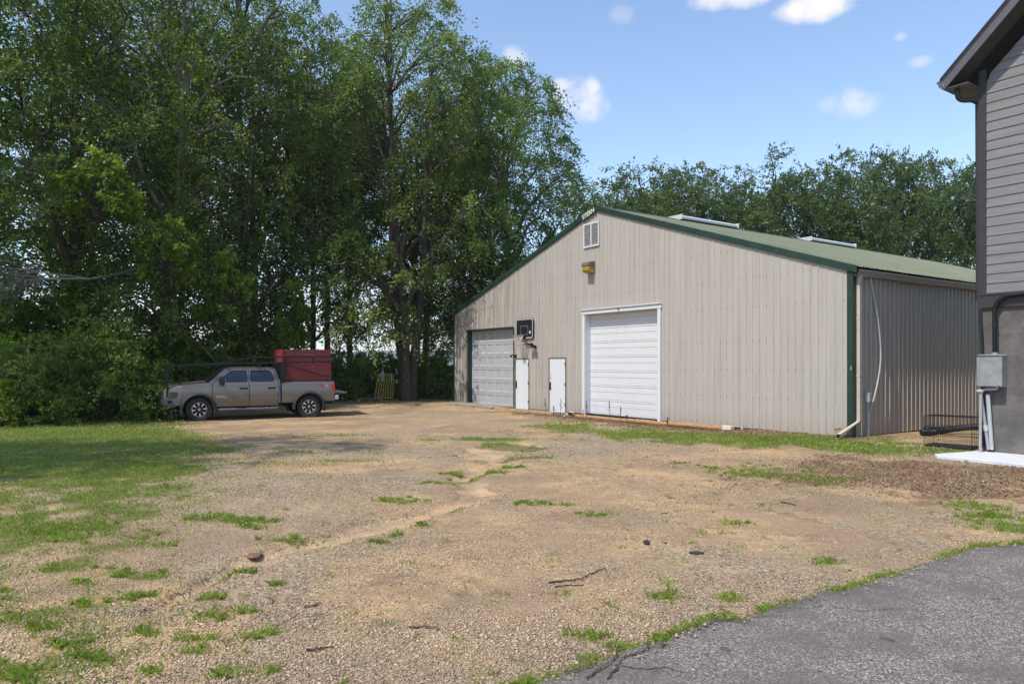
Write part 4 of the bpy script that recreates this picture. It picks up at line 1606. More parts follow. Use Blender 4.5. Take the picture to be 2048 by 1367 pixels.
def dog_crate():
    x, y = 9.90, 16.0
    t = thing('wire_crate', 'black wire dog crate standing between the shed and the house corner', 'dog crate', (x, y, gzf(x, y)), ROT + R(6))
    W, D_, H = .95, .62, .70
    mb = MB()
    for px in (-W / 2, W / 2):
        for py in (-D_ / 2, D_ / 2):
            mb.tube([(px, py, .02), (px, py, H)], .006, 5)
    for z in (.04, .24, .46, H):
        mb.tube([(-W / 2, -D_ / 2, z), (W / 2, -D_ / 2, z), (W / 2, D_ / 2, z), (-W / 2, D_ / 2, z), (-W / 2, -D_ / 2, z)], .005, 5, False)
    mb.build('frame', M['blacksteel'], t)
    wire = MB().tube([(0, 0, .03), (0, 0, H)], .0022, 4).mesh('wire', M['blacksteel'])
    n = 22
    for k in range(1, n):
        for yy in (-D_ / 2, D_ / 2):
            o = link('wire', wire, t)
            o.location = (-W / 2 + W * k / n, yy, 0)
    for k in range(1, 14):
        for xx in (-W / 2, W / 2):
            o = link('wire', wire, t)
            o.location = (xx, -D_ / 2 + D_ * k / 14, 0)
    top = MB()
    for k in range(1, 14):
        yy = -D_ / 2 + D_ * k / 14
        top.tube([(-W / 2, yy, H), (W / 2, yy, H)], .0032, 4)
    top.build('lid', M['blacksteel'], t)
    MB().box(-W / 2 + .01, W / 2 - .01, -D_ / 2 + .01, D_ / 2 - .01, .0, .045).build('tray', M['black'], t)


dog_crate()


def hose(name, label, pts, r, cat='drain hose'):
    P = [Vector((x, y, gzf(x, y) + z)) for x, y, z in pts]
    sm = []
    for k in range(len(P) - 1):
        a, b, c, d = P[max(0, k - 1)], P[k], P[k + 1], P[min(len(P) - 1, k + 2)]
        for q in range(24):
            s = q / 24
            sm.append(.5 * ((2 * b) + (c - a) * s + (2 * a - 5 * b + 4 * c - d) * s * s + (3 * b - a - 3 * c + d) * s ** 3))
    sm.append(P[-1])
    rs = [r * (1.0 if k % 2 else .87) for k in range(len(sm))]
    o = link(name, None)
    tag(o, label, cat)
    MB().tube(sm, rs, 10, False).build('corrugated_tube', M['black'], o, smooth=True)
    MB().tube([sm[0] * .97 + sm[1] * .03, sm[2]], r * .74, 10).build('mouth', M['dark_gap'], o)


hose('drain_hose', 'black corrugated drain hose with its open end lying on the ground by the shed', [(10.62, 18.45, .09), (11.05, 18.55, .10), (11.35, 18.3, .2), (11.6, 17.9, .28), (11.9, 17.4, .30)], .085)
hose('drain_hose', 'second black corrugated hose lying tight along the shaded shed wall', [(11.0, 18.95, .12), (11.6, 19.1, .14), (12.3, 19.0, .2), (13.0, 18.6, .28)], .085)

# ------------------------------------------------------------------ timbers before the shed
def timber(px0, py0, px1, py1, z, w, h, kind, mat, label, name='timber', cat='timber', group=None):
    a, b = G(px0, py0, z), G(px1, py1, z)
    L_ = math.hypot(b[0] - a[0], b[1] - a[1])
    mx, my = (a[0] + b[0]) / 2, (a[1] + b[1]) / 2
    zz = max(gzf(*a), gzf(*b), gzf(mx, my))
    t = thing(name, label, cat, (mx, my, zz - .015), math.atan2(b[1] - a[1], b[0] - a[0]), group)
    if kind == 'log':
        rr = random.Random(int(px0))
        n = 10
        pts = [(-L_ / 2 + L_ * k / n, rr.uniform(-.012, .012), w * .95 + rr.uniform(-.008, .008)) for k in range(n + 1)]
        MB().tube(pts, [w * rr.uniform(.92, 1.04) for _ in pts], 10).build('wood', mat, t, smooth=True)
        e = MB()
        for s in (-1, 1):
            e.lathe([(0, 0), (w * .93, 0)], 10, lambda r, a_, h_: (s * (L_ / 2 + .002), r * math.cos(a_), w * .95 + r * math.sin(a_)))
        e.build('sawn_end', M['pine_end'], t)
    else:
        MB().box(-L_ / 2, L_ / 2, -w / 2, w / 2, 0, h).build('wood', mat, t, bevel=.006)
        e = MB()
        e.box(L_ / 2, L_ / 2 + .004, -w / 2 + .004, w / 2 - .004, .004, h - .004)
        e.box(-L_ / 2 - .004, -L_ / 2, -w / 2 + .004, w / 2 - .004, .004, h - .004)
        e.build('sawn_end', M['pine_end'], t)
    return t


TG = 'timbers laid along the foot of the shed wall'
zt = -.12
timber(992, 823, 1013, 824.5, zt, .22, .125, 'beam', M['pine'], 'short yellow pine timber at the overhead door end of the row', group=TG)
timber(1014, 824.7, 1037, 826.3, zt, .22, .13, 'beam', M['pine'], 'yellow pine timber before the door beside the overhead door', group=TG)
timber(1038.5, 826.5, 1061, 828.3, zt, .22, .125, 'beam', M['pine'], 'yellow pine timber between the two plain white doors', group=TG)
timber(1062.5, 828.5, 1106, 832, zt, .22, .13, 'beam', M['pine'], 'longest yellow pine timber, before the scuffed white door', group=TG)
timber(1109, 832, 1131, 834, zt, .2, .10, 'beam', M['brownwood'], 'dark brown timber between the yellow pine and the peeled logs', group=TG)
timber(1146, 834.5, 1271, 846, zt, .076, .2, 'log', M['peeled'], 'long peeled log before the white overhead door', 'log', 'log', TG)
timber(1273, 846, 1336, 852, zt, .08, .2, 'log', M['peeled'], 'short peeled log by the casing of the white overhead door', 'log', 'log', TG)
timber(1338, 852, 1444, 861.5, zt, .08, .2, 'log', M['peeled'], 'long peeled log beyond the white overhead door, ending at the pale block', 'log', 'log', TG)
timber(1446, 861, 1465, 863, zt, .15, .13, 'beam', M['pine_end'], 'pale chipped block at the end of the peeled logs', 'wooden_block', 'block', TG)


def splinters():
    x, y = G(1139, 834, -.1)
    t = thing('wood_scrap', 'torn scraps of pale wood where the peeled logs begin', 'wood scrap', (x, y, gzf(x, y)), .4)
    rr = random.Random(8)
    for k in range(6):
        a = rr.uniform(0, PI)
        L_ = rr.uniform(.12, .3)
        c = Vector((rr.uniform(-.25, .25), rr.uniform(-.1, .1), .04 + .03 * k))
        d = Vector((math.cos(a), math.sin(a), rr.uniform(-.2, .2))) * L_ / 2
        MB().bar(c - d, c + d, .07, .03).build('splinter', M['pine_end'] if k % 2 else M['peeled'], t)


splinters()


def corner_blocks():
    x, y = G(1681, 874)
    t = thing('firewood_stack', 'little stack of split wood blocks at the green corner trim of the shed', 'wood stack', (x - .05, y - .1, gzf(x, y)), ROT)
    spec = [(-.12, 0, 0, .30, .22, .06), (-.10, 0, .062, .14, .2, .07), (.08, .01, .062, .13, .2, .075), (-.05, 0, .139, .3, .16, .05), (-.16, -.02, .19, .12, .14, .04)]
    for k, (a, b, z, w, d, h) in enumerate(spec):
        o = MB().box(-w / 2, w / 2, -d / 2, d / 2, 0, h).build('block', M['pine'] if k % 2 else M['greywood'], t, bevel=.008)
        o.location = (a + .1, b, z)
        o.rotation_euler = (0, 0, .15 * math.sin(k * 2.1))
    x, y = G(1485, 862, -.02)
    t = thing('paint_can', 'small crumpled white jug against the shed where the dark gap ends', 'jug', (x, y, gzf(x, y)), .3)
    MB().lathe([(0, 0), (.07, 0), (.075, .05), (.07, .14), (.03, .2), (.03, .23), (0, .23)], 10, lambda r, a, h: (r * math.cos(a), r * math.sin(a) * .8, h)).build('jug', M['pvc_aged'], t, smooth=True)
    t.scale = (.75, .75, .75)
    t.name = 'plastic_jug'


corner_blocks()


def dead_stalks():
    for px, py, h, lab in ((1091, 836, .62, 'thin dead weed stalk between the two plain white doors'), (1107, 838, .40, 'short dead weed stalk before the scuffed white door'),
                           (1121, 838, .66, 'dead weed stalk with seed head before the scuffed white door'), (1173, 838, .70, 'forked dead weed stalk at the white door casing'),
                           (1166, 839, .35, 'low bent dead weed beside the forked stalk'), (1221, 845, .75, 'tall dead weed stalk before the white overhead door'),
                           (1241, 848, .60, 'dead weed stalk with thick seed head before the white overhead door'), (1335, 853, .35, 'short dead stalk by the end of the white overhead door'),
                           (1253, 848, .3, 'low dead stalk beside the thick seed head')):
        x, y = G(px, py, -.1)
        t = thing('weed_stalk', lab, 'dead weed', (x, y, gzf(x, y) - .02), 0, 'dead weed stalks before the shed')
        rr = random.Random(px)
        lean = Vector((rr.uniform(-.08, .08), rr.uniform(-.06, .06), 1))
        pts = [Vector((0, 0, 0)) + lean * h * s + Vector((rr.uniform(-.008, .008), 0, 0)) for s in (0, .3, .6, .85, 1)]
        MB().tube(pts, [.008, .007, .006, .006, .003], 5).build('stem', M['stalk'], t)
        sd = MB()
        for k in range(26):
            s = rr.uniform(.55, 1)
            c = lean * h * s + Vector((rr.uniform(-.018, .018), rr.uniform(-.018, .018), 0))
            r = .010
            sd.quad(c + Vector((-r, 0, 0)), c + Vector((0, 0, -r * 1.6)), c + Vector((r, 0, 0)), c + Vector((0, 0, r * 1.6)))
            sd.quad(c + Vector((0, -r, 0)), c + Vector((0, 0, -r * 1.6)), c + Vector((0, r, 0)), c + Vector((0, 0, r * 1.6)))
        for k in range(3):
            s = rr.uniform(.25, .7)
            b = lean * h * s
            sd.tube([b, b + Vector((rr.uniform(-.12, .12), rr.uniform(-.1, .1), .08))], .004, 4)
        sd.build('seed_head', M['stalk'], t)


dead_stalks()

# ================================================================== PICKUP (local x = forward, y = its left, z up)
XF = 1.96
T_LOC = (-10.05, 27.47)
T_ROT = math.atan2(-.475, -.88)
T_Z = gzf(T_LOC[0] + .4, T_LOC[1] - .6) - .005


def pickup():
    t = thing('pickup_truck', 'bronze grey crew cab pickup with a black ladder rack, parked before the trees', 'pickup truck', (T_LOC[0], T_LOC[1], T_Z), T_ROT)
    W0 = 1.0
    itp = lambda tab: (lambda x: float(np.interp(x, [p[0] for p in tab], [p[1] for p in tab])))
    wid = itp([(.45, 1.0), (.75, .992), (.95, .975), (1.06, .95), (1.14, .89)])
    tuck = itp([(.48, .05), (.56, .02), (.72, 0), (.80, .004), (.86, -.004), (1.05, 0), (1.14, .004), (1.24, .012), (1.31, .026), (1.36, .05), (1.40, .10)])
    hood = itp([(-.5, 1.385), (-.2, 1.375), (.2, 1.345), (.6, 1.30), (.9, 1.255), (1.05, 1.215), (1.11, 1.16), (1.14, 1.05)])
    X = lambda xr: xr + XF
    CZ, RA = .42, .505

    def arch(xr, c, base):
        d = abs(xr - c)
        return max(base, CZ + math.sqrt(max(0, RA * RA - d * d))) if d < RA else base

    def loft_side(mb, xs, zb, zt, n=12, inward=.0, close_top=None, off=0.0):
        """left side skin from zb(x) to zt(x)"""
        i = len(mb.v)
        rows = n + 1
        for x in xs:
            a, b = zb(x), zt(x)
            for k in range(rows):
                z = a + (b - a) * k / n
                zz = min(z, 1.40) if zt(x) > 1.3 else .48 + (z - .48) * (1.39 - .48) / (b - .48) if b > .6 else z
                mb.v.append((X(x), wid(x) - tuck(zz) + off, z))
        m = len(xs)
        for q in range(m - 1):
            for k in range(n):
                a = i + q * rows + k
                mb.f.append((a, a + 1, a + rows + 1, a + rows))
        return i, rows

    # --- front clip: wings and bonnet as one skin
    xs = sorted(set([round(v, 4) for v in np.linspace(-.45, 1.14, 46)] + [round(RA * math.cos(a), 4) for a in np.linspace(0, PI, 25) if RA * math.cos(a) > -.45]))
    mb = MB()
    zb = lambda x: arch(x, 0, .60 if x > 0 else .50)
    i, rows = loft_side(mb, xs, zb, hood, 12)
    side_top = [mb.v[i + q * rows + rows - 1] for q in range(len(xs))]
    j = len(mb.v)
    NH = 8
    for q, x in enumerate(xs):
        p = side_top[q]
        for k in range(NH + 1):
            s = k / NH
            y = p[1] * (1 - s)
            z = p[2] + .055 * math.sin(min(1, s * 2.2) * PI / 2) * ss(1.14, .9, x) + (.02 * ss(.35, .5, s) * ss(1.05, .6, x))
            mb.v.append((X(x), y, z))
    for q in range(len(xs) - 1):
        for k in range(NH):
            a = j + q * (NH + 1) + k
            mb.f.append((a, a + 1, a + NH + 2, a + NH + 1))
    mb.mirror_y()
    mb.box(X(1.09), X(1.13), -.86, .86, .62, .99)
    mb.build('front_body', M['paint'], t, smooth=True, fixn=True)
    # dark front: grille bars, lamps
    mb = MB()
    mb.box(X(1.131), X(1.15), -.60, .60, .72, 1.02)
    g = mb.build('grille', M['black'], t)
    bar = MB().box(0, .025, -.59, .59, 0, .05).mesh('slat', M['bumper'])
    for z in (.76, .86, .955):
        o = link('slat', bar, g)
        o.location = (X(1.1505), 0, z)
    for s in (1, -1):
        mb = MB()
        pl = [(.70, wid(.70) + .008), (.85, wid(.85) + .010), (1.0, wid(1.0) + .010), (1.10, .88), (1.165, .80), (1.165, .615), (1.10, .615), (1.0, .80), (.72, .9)]
        mb.prism([(a, b * s) for a, b in pl], lambda a, b, d: (X(a) - (d - .84) * .12, b, d), .84, 1.075)
        hl = mb.build('headlight', M['headlight'], t, bevel=.012, fixn=True)
        mb = MB()
        mb.box(X(1.02), X(1.045), .93 * s - .02, .93 * s + .045, .845, .875)
        mb.lathe([(0, .0), (.055, .0), (.06, .03)], 12, lambda r, a, h: (X(1.150) + h * .5, .70 * s + r * math.cos(a), .965 + r * math.sin(a)))
        mb.build('reflector', M['chrome'], hl)
    # --- doors: skin below, window frame above
    yg = lambda z: .925 - (z - 1.37) * .36

    def door(s, x0, x1, outer, hole, hx, lab):
        mb = MB()
        xs = list(np.linspace(x1, x0, 9))
        loft_side(mb, xs, lambda x: .51, lambda x: 1.385, 14)
        # returns along the shut lines
        for e in (0, len(xs) - 1):
            for k in range(14):
                a, b = mb.v[e * 15 + k], mb.v[e * 15 + k + 1]
                mb.quad(a, b, (b[0], b[1] - .06, b[2]), (a[0], a[1] - .06, a[2]))
        mb.holed(outer, [hole], lambda a, b, d: (X(a), yg(b) + d, b), -.03, 0)
        if s < 0:
            mb.v = [(x, -y, z) for x, y, z in mb.v]
        d = mb.build('door', M['paint'], t, smooth=True, fixn=True)
        d['label'] = lab
        gl = MB()
        gl.prism(hole, lambda a, b, e: (X(a), s * (yg(b) - .014 + e), b), 0, -.006)
        gl.build('window', M['glass'], d, fixn=True)
        ru = MB()
        big_ = [(hole_c[0] + (a - hole_c[0]) * 1.035, hole_c[1] + (b - hole_c[1]) * 1.05) for hole_c in [(sum(p[0] for p in hole) / len(hole), sum(p[1] for p in hole) / len(hole))] for a, b in hole]
        sml = [(hole_c[0] + (a - hole_c[0]) * .975, hole_c[1] + (b - hole_c[1]) * .955) for hole_c in [(sum(p[0] for p in hole) / len(hole), sum(p[1] for p in hole) / len(hole))] for a, b in hole]
        ru.holed(big_, [sml], lambda a, b, e: (X(a), s * (yg(b) + e), b), -.012, .003)
        ru.build('window_seal', M['black'], d, fixn=True)
        h = MB()
        yb = wid(0) - tuck(1.16)
        h.box(X(hx - .15), X(hx + .15), s * (yb + .004) - .006, s * (yb + .004) + .006, 1.13, 1.20)
        h.tube([(X(hx - .12), s * (yb + .035), 1.165), (X(hx + .12), s * (yb + .035), 1.17)], .018, 8)
        hd = h.build('handle', M['black'], d, bevel=.004)
        h = MB()
        h.box(X(hx - .03), X(hx + .03), s * (yb + .048) - .008, s * (yb + .048) + .008, 1.145, 1.17)
        c = MB()
        c.box(X(x1) + .06, X(x0) - .06, s * (yb + .012) - .008, s * (yb + .012) + .008, .765, .80)
        c.build('trim_strip', M['paint'], d, bevel=.004)
        return d

    def rnd(pts, r=.05):
        """round the corners of an outline"""
        out = []
        n = len(pts)
        for k in range(n):
            p, a, b = Vector(pts[k]), Vector(pts[k - 1]), Vector(pts[(k + 1) % n])
            da, db = (a - p), (b - p)
            ra = min(r, da.length * .45)
            rb = min(r, db.length * .45)
            p0, p1 = p + da.normalized() * ra, p + db.normalized() * rb
            for q in range(5):
                s = q / 4
                v = p0 * (1 - s) ** 2 + p * 2 * s * (1 - s) + p1 * s * s
                out.append((v.x, v.y))
        return out

    fo = [(-.475, 1.383), (-.98, 1.845), (-1.16, 1.895), (-1.724, 1.905), (-1.724, 1.383)]
    fh = rnd([(-.66, 1.405), (-1.03, 1.755), (-1.18, 1.815), (-1.645, 1.825), (-1.665, 1.405)], .05)
    ro = [(-1.734, 1.383), (-1.734, 1.905), (-2.44, 1.90), (-2.63, 1.845), (-2.775, 1.46), (-2.775, 1.383)]
    rh = rnd([(-1.80, 1.41), (-1.80, 1.825), (-2.43, 1.82), (-2.53, 1.775), (-2.64, 1.50), (-2.585, 1.41)], .09)
    for s in (1, -1):
        d1 = door(s, -.470, -1.718, fo, fh, -1.54, 'front cab door with a dark tinted window')
        d2 = door(s, -1.740, -2.770, ro, rh, -2.53, 'rear cab door with a dark tinted window')
        if s == 1:
            mb = MB()                             # worn chrome badge low on the door
            for q, (a, b, z) in enumerate(((-.56, -.90, .865), (-.60, -.96, .838), (-.60, -.88, .893))):
                mb.box(X(b), X(a), 1.003, 1.007, z, z + .012)
            mb.build('badge', M['chrome'], d1)
    # --- cab shell: pillars, roof, glass
    mb = MB()
    ap = [(-.30, 1.36), (-.468, 1.36), (-.972, 1.852), (-1.16, 1.903), (-2.45, 1.909), (-2.638, 1.85), (-2.787, 1.46), (-2.787, .60), (-2.86, .60), (-2.86, 1.40), (-2.70, 1.875), (-2.50, 1.945), (-1.14, 1.945), (-.93, 1.905)]
    mb.prism(ap, lambda a, b, d: (X(a), (yg(b) if b > 1.37 else 1.0 - tuck(b)) + d, b), -.05, -.001)
    mb.mirror_y()
    mb.build('cab', M['paint'], t, smooth=True, fixn=True)
    mb = MB()
    def roof_fn(a, b):
        xr = -.93 + (-2.70 + .93) * a
        y = -.735 + 1.47 * b
        e = (1 - (2 * b - 1) ** 4) * (1 - (2 * a - 1) ** 6)
        return (X(xr), y, 1.915 + .05 * e - .01 * abs(2 * a - 1))
    mb.grid(14, 12, roof_fn)
    mb.build('cab_roof', M['paint'], t, smooth='all')
    mb = MB()
    mb.grid(6, 10, lambda a, b: (X(-.27 - .66 * a + .10 * (1 - (2 * b - 1) ** 2)), (-.885 + 1.77 * b) * (1 - .19 * a), 1.385 + .525 * a))
    mb.build('windscreen', M['glass'], t, smooth='all')
    mb = MB()
    mb.grid(2, 2, lambda a, b: (X(-2.84 + .15 * a), -.86 + 1.72 * b, 1.0 + .9 * a))
    mb.build('rear_window', M['glass'], t)
    mb = MB()
    mb.box(X(-2.80), X(-.5), -.90, .90, .50, 1.36)
    mb.box(X(-2.68), X(-1.02), -.66, .66, 1.37, 1.55)
    mb.build('cabin_interior', M['black'], t)
    mb = MB()
    for y in (-.5, .1, .55):
        mb.bar((X(-.10), y, 1.412), (X(-.42), y - .45, 1.50), .02, .02)
    mb.box(X(-.30), X(.0), -.80, .80, 1.395, 1.412)
    mb.build('wiper', M['black'], t)
    # --- bed
    bx = sorted(set([round(v, 4) for v in np.linspace(-4.90, -2.905, 40)] + [round(-3.92 + RA * math.cos(a), 4) for a in np.linspace(0, PI, 25)]))
    mb = MB()
    zbb = lambda x: arch(x, -3.92, .60 if x > -3.92 else .62)
    i, rows = loft_side(mb, bx, zbb, lambda x: 1.385, 14)
    for q in range(len(bx) - 1):                     # swell above the rear wheel
        pass
    tops = [mb.v[i + q * rows + rows - 1] for q in range(len(bx))]
    for q in range(len(bx) - 1):
        a, b = tops[q], tops[q + 1]
        mb.quad(a, (a[0], a[1] - .07, 1.39), (b[0], b[1] - .07, 1.39), b)
        mb.quad((a[0], a[1] - .07, 1.39), (a[0], a[1] - .07, .95), (b[0], b[1] - .07, .95), (b[0], b[1] - .07, 1.39))
    for e in (0, len(bx) - 1):
        for k in range(rows - 1):
            a, b = mb.v[i + e * rows + k], mb.v[i + e * rows + k + 1]
            mb.quad(a, b, (b[0], .80, b[2]), (a[0], .80, a[2]))
    mb.mirror_y()
    mb.box(X(-2.93), X(-2.906), -.85, .85, .62, 1.37)
    bed = mb.build('bed', M['paint'], t, smooth=True, fixn=True)
    mb = MB()
    mb.box(X(-4.90), X(-2.9), -.80, .80, .91, .95)
    mb.build('bed_floor', M['black'], bed)
    cap = MB()
    for s in (1, -1):
        cap.box(X(-4.89), X(-2.89), s * .845 - .045, s * .845 + .045, 1.391, 1.405)
    cap.build('rail_cap', M['black'], bed, bevel=.004)
    mb = MB()
    mb.lathe([(0, .0), (.014, .0)], 10, lambda r, a, h: (X(-3.13) + r * math.cos(a), 1.004, 1.03 + r * math.sin(a)))
    mb.build('filler_lock', M['chrome'], bed)
    # open tailgate
    mb = MB()
    mb.prism([(-4.905, .915), (-5.43, .885), (-5.46, .91), (-5.46, .95), (-5.43, .972), (-4.905, .975)], lambda a, b, d: (X(a), d, b), -.80, .80)
    tg = mb.build('tailgate', M['paint'], t, bevel=.012, fixn=True)
    mb = MB()
    for k in range(7):
        mb.box(X(-5.38), X(-4.93), -.72 + k * .22, -.72 + k * .22 + .10, .977, .985)
    mb.build('liner_rib', M['metal'], tg)
    for s in (1, -1):
        mb = MB()
        mb.box(X(-4.925), X(-4.78), s * .985 - .035, s * .985 + .020, .985, 1.30)
        mb.build('taillight', M['taillight'], t, bevel=.014)
        l = MB()
        l.box(X(-4.93), X(-4.79), s * 1.0065 - .0, s * 1.0065 + .004, 1.10, 1.165)
    # rear bumper
    mb = MB()
    mb.box(X(-5.06), X(-4.86), -.93, .93, .66, .86)
    rb = mb.build('rear_bumper', M['black'], t, bevel=.02)
    for s in (1, -1):
        mb = MB()
        mb.box(X(-5.08), X(-4.92), s * .955 - .03, s * .955 + .04, .67, .85)
        mb.build('bumper_end', M['pvc'], rb, bevel=.025)
    # decal on the bed side
    for nm, body, xr, mat, sc in (('decal', 'Z', -4.42, M['decal_red'], .15), ('decal', '71', -4.58, M['decal_white'], .13)):
        o = link(nm, text_mesh(nm, body, sc, mat, .001), t)
        o.matrix_local = Matrix(((-1, -.25, 0, X(xr)), (0, 0, 1, .992), (0, 1, 0, 1.215), (0, 0, 0, 1)))
    mb = MB()
    mb.prism([(-4.35, 1.18), (-4.50, 1.18), (-4.46, 1.23), (-4.30, 1.25)], lambda a, b, d: (X(a), d, b), .985, .992)
    mb.build('decal', M['decal_red'], t, fixn=True)
    # flares
    for xc, rs_ in ((0, 1), (-3.92, 1)):
        for s in (1, -1):
            mb = MB()
            a0, a1 = (R(-14), R(192)) if xc == 0 else (R(-8), R(188))
            rad = lambda q: (.502, .545, .60, .615)[q]
            out = lambda q: (.065, .085, .055, .0)[q]
            def ff(u, v):
                a = a0 + (a1 - a0) * u
                q = round(v * 4)
                r = (.500, .506, .548, .598, .612)[q]
                o = (-.10, .062, .082, .050, -.02)[q]
                x = r * math.cos(a)
                w = wid(x) if xc == 0 else 1.0
                return (X(xc + x * 1.02), s * (w + o - (.02 if math.sin(a) < .1 else 0)), CZ + r * math.sin(a))
            mb.grid(30, 4, ff)
            mb.build('fender_flare', M['flare'], t, smooth=True, fixn=True)
    # wheel housings, chassis
    mb = MB()
    for xc in (0, -3.92):
        for s in (1, -1):
            mb = MB()
            mb.lathe([(.53, s * .55), (.53, s * .93)], 24, lambda r, a, h: (X(xc + r * math.cos(a)), h, CZ + .03 + r * math.sin(a)) if math.sin(a) > -.5 else (X(xc + r * math.cos(a)), h, CZ - .24))
            mb.box(X(xc - .5), X(xc + .5), s * .50, s * .552, .40, .93)
            mb.build('wheel_housing', M['dark_gap'], t)
    mb = MB()
    for s in (1, -1):
        mb.box(X(-4.95), X(1.1), s * .45 - .05, s * .45 + .05, .50, .66)
    mb.box(X(-2.86), X(-.46), -.93, .93, .47, .515)
    mb.box(X(-2.6), X(.2), -.3, .3, .33, .55)
    mb.tube([(X(-3.92), -.8, .42), (X(-3.92), .8, .42)], .06, 8)
    mb.tube([(X(0), -.8, .42), (X(0), .8, .42)], .05, 8)
    mb.box(X(-4.05), X(-3.8), -.17, .17, .28, .56)
    mb.build('chassis', M['dark_gap'], t)
    # side steps, mud flaps
    for s in (1, -1):
        mb = MB()
        pts = [(X(-.52), s * .88, .46), (X(-.62), s * 1.0, .41), (X(-.8), s * 1.03, .405), (X(-2.55), s * 1.03, .405), (X(-2.72), s * 1.0, .41), (X(-2.8), s * .88, .46)]
        mb.tube(pts, .045, 8)
        for x in (-.95, -1.7, -2.4):
            mb.bar((X(x), s * .99, .40), (X(x), s * .5, .52), .05, .03)
        mb.build('side_step', M['bumper'], t, smooth=True)
        mb = MB()
        mb.box(X(-.60), X(-.585), s * .93 - .13, s * .93 + .13, .26, .62)
        mb.build('mud_flap', M['rubber'], t)
        mb = MB()
        mb.box(X(-4.53), X(-4.515), s * .93 - .13, s * .93 + .13, .24, .66)
        mb.build('mud_flap', M['rubber'], t)
    # winch bumper
    mb = MB()
    pl = [(1.22, -.50), (1.22, .50), (1.05, .96), (.60, 1.02), (.60, .90), (1.0, .85), (1.08, .45), (1.08, -.45), (1.0, -.85), (.60, -.90), (.60, -1.02), (1.05, -.96)]
    i = len(mb.v)
    n = len(pl)
    for z, k in ((.46, .93), (.60, 1.0), (.84, 1.0), (.87, .985)):
        for a, b in pl:
            zz = z + (.16 * ss(1.1, .6, a) if z < .5 else 0)
            mb.v.append((X(a * (k if a > 1.06 else 1)), b * k if abs(b) > .6 else b, zz))
    for q in range(3):
        for k in range(n):
            a, b = i + q * n + k, i + q * n + (k + 1) % n
            mb.f.append((a, b, b + n, a + n))
    for q in (0, 3):
        tr = tessellate_polygon([[Vector((a, b, 0)) for a, b in pl]])
        for f in tr:
            mb.f.append(tuple(i + q * n + k for k in f))
    bp = mb.build('front_bumper', M['bumper'], t, fixn=True)
    mb = MB()
    for s in (1, -1):
        mb.tube([(X(1.19), s * .40, .86), (X(1.25), s * .38, 1.03), (X(1.27), s * .22, 1.10), (X(1.27), -s * .02, 1.10)], .026, 8)
        mb.tube([(X(1.13), s * .52, .86), (X(1.15), s * .5, 1.05), (X(1.25), s * .38, 1.03)], .02, 8)
    mb.build('guard_hoop', M['bumper'], bp, smooth=True)
    mb = MB()
    for s in (1, -1):
        mb.box(X(.88), X(1.02), s * .995 - .02, s * .995 + .012, .67, .77)
        mb.tube([(X(1.20), s * .42, .60), (X(1.27), s * .42, .60)], .03, 8)
    stuff(mb.build('recess', M['dark_gap'], bp))
    mb = MB()
    for s in (1, -1):
        mb.tube([(X(1.23), s * .42 - .03, .58), (X(1.31), s * .42 - .03, .55), (X(1.31), s * .42 + .03, .55), (X(1.23), s * .42 + .03, .58)], .015, 6)
    mb.build('shackle', M['metal'], bp, smooth=True)
    mb = MB()
    mb.box(X(1.1651), X(1.18), .50, .58, .84, 1.02)
    mb.build('marker_light', M['amberspot'], t)
    # mirrors
    for s in (1, -1):
        mb = MB()
        mb.bar((X(-.70), s * .90, 1.40), (X(-.72), s * 1.12, 1.41), .05, .04)
        mb.bar((X(-.70), s * .90, 1.50), (X(-.72), s * 1.12, 1.50), .05, .03)
        m_ = mb.build('mirror', M['black'], t, bevel=.01)
        mb = MB()
        mb.box(X(-.86), X(-.70), s * 1.20 - .12, s * 1.20 + .12, 1.33, 1.62)
        mb.build('mirror_shell', M['black'], m_, bevel=.035)
        mb = MB()
        mb.box(X(-.866), X(-.8605), s * 1.20 - .095, s * 1.20 + .095, 1.37, 1.59)
        mb.build('mirror_glass', M['chrome'], m_)
    # --- wheels
    tyre = MB()
    prof = [(.25, .10), (.27, .125), (.33, .143), (.385, .142), (.408, .128), (.418, .10), (.420, .05), (.420, -.05), (.418, -.10), (.408, -.128), (.385, -.142), (.33, -.143), (.27, -.125), (.25, -.10)]
    tyre.lathe(prof, 40)
    for k in range(36):                              # tread blocks
        a = 2 * PI * k / 36
        for yy, w, o in ((-.115, .05, .4), (-.045, .035, 0), (.025, .035, .5), (.095, .055, .1)):
            aa = a + o * 2 * PI / 36
            c, sn = math.cos(aa), math.sin(aa)
            p = [(.412, -.026), (.412, .026), (.431, .022), (.431, -.022)]
            tyre.prism(p, lambda r, tt, d: (r * c - tt * sn, d, r * sn + tt * c), yy, yy + w)
    tme = tyre.mesh('tyre', M['rubber'])
    rim = MB()
    rim.lathe([(.255, .105), (.262, .128), (.252, .132), (.240, .105), (.225, .05), (.20, .045), (.09, .075), (.085, .105), (.07, .115), (0, .118)], 32)
    rim.lathe([(.25, .1), (.25, -.1), (.0, -.1)], 20)
    rme = rim.mesh('rim', M['blacksteel'], True)
    sp = MB()
    sp.prism([(.12, -.012), (.225, -.026), (.246, -.024), (.246, .024), (.225, .026), (.12, .012), (.15, .0)], lambda r, tt, d: (r, d + (.030 if r < .2 else .012) * 0, tt), .098, .122)
    sme = sp.mesh('spoke', M['silver'])
    hub = MB()
    hub.lathe([(.055, .115), (.05, .135), (.03, .14), (0, .141)], 16)
    for k in range(8):
        a = 2 * PI * (k + .5) / 8
        hub.tube([(.085 * math.cos(a), .10, .085 * math.sin(a)), (.085 * math.cos(a), .125, .085 * math.sin(a))], .010, 6)
    hme = hub.mesh('hub', M['metal'])
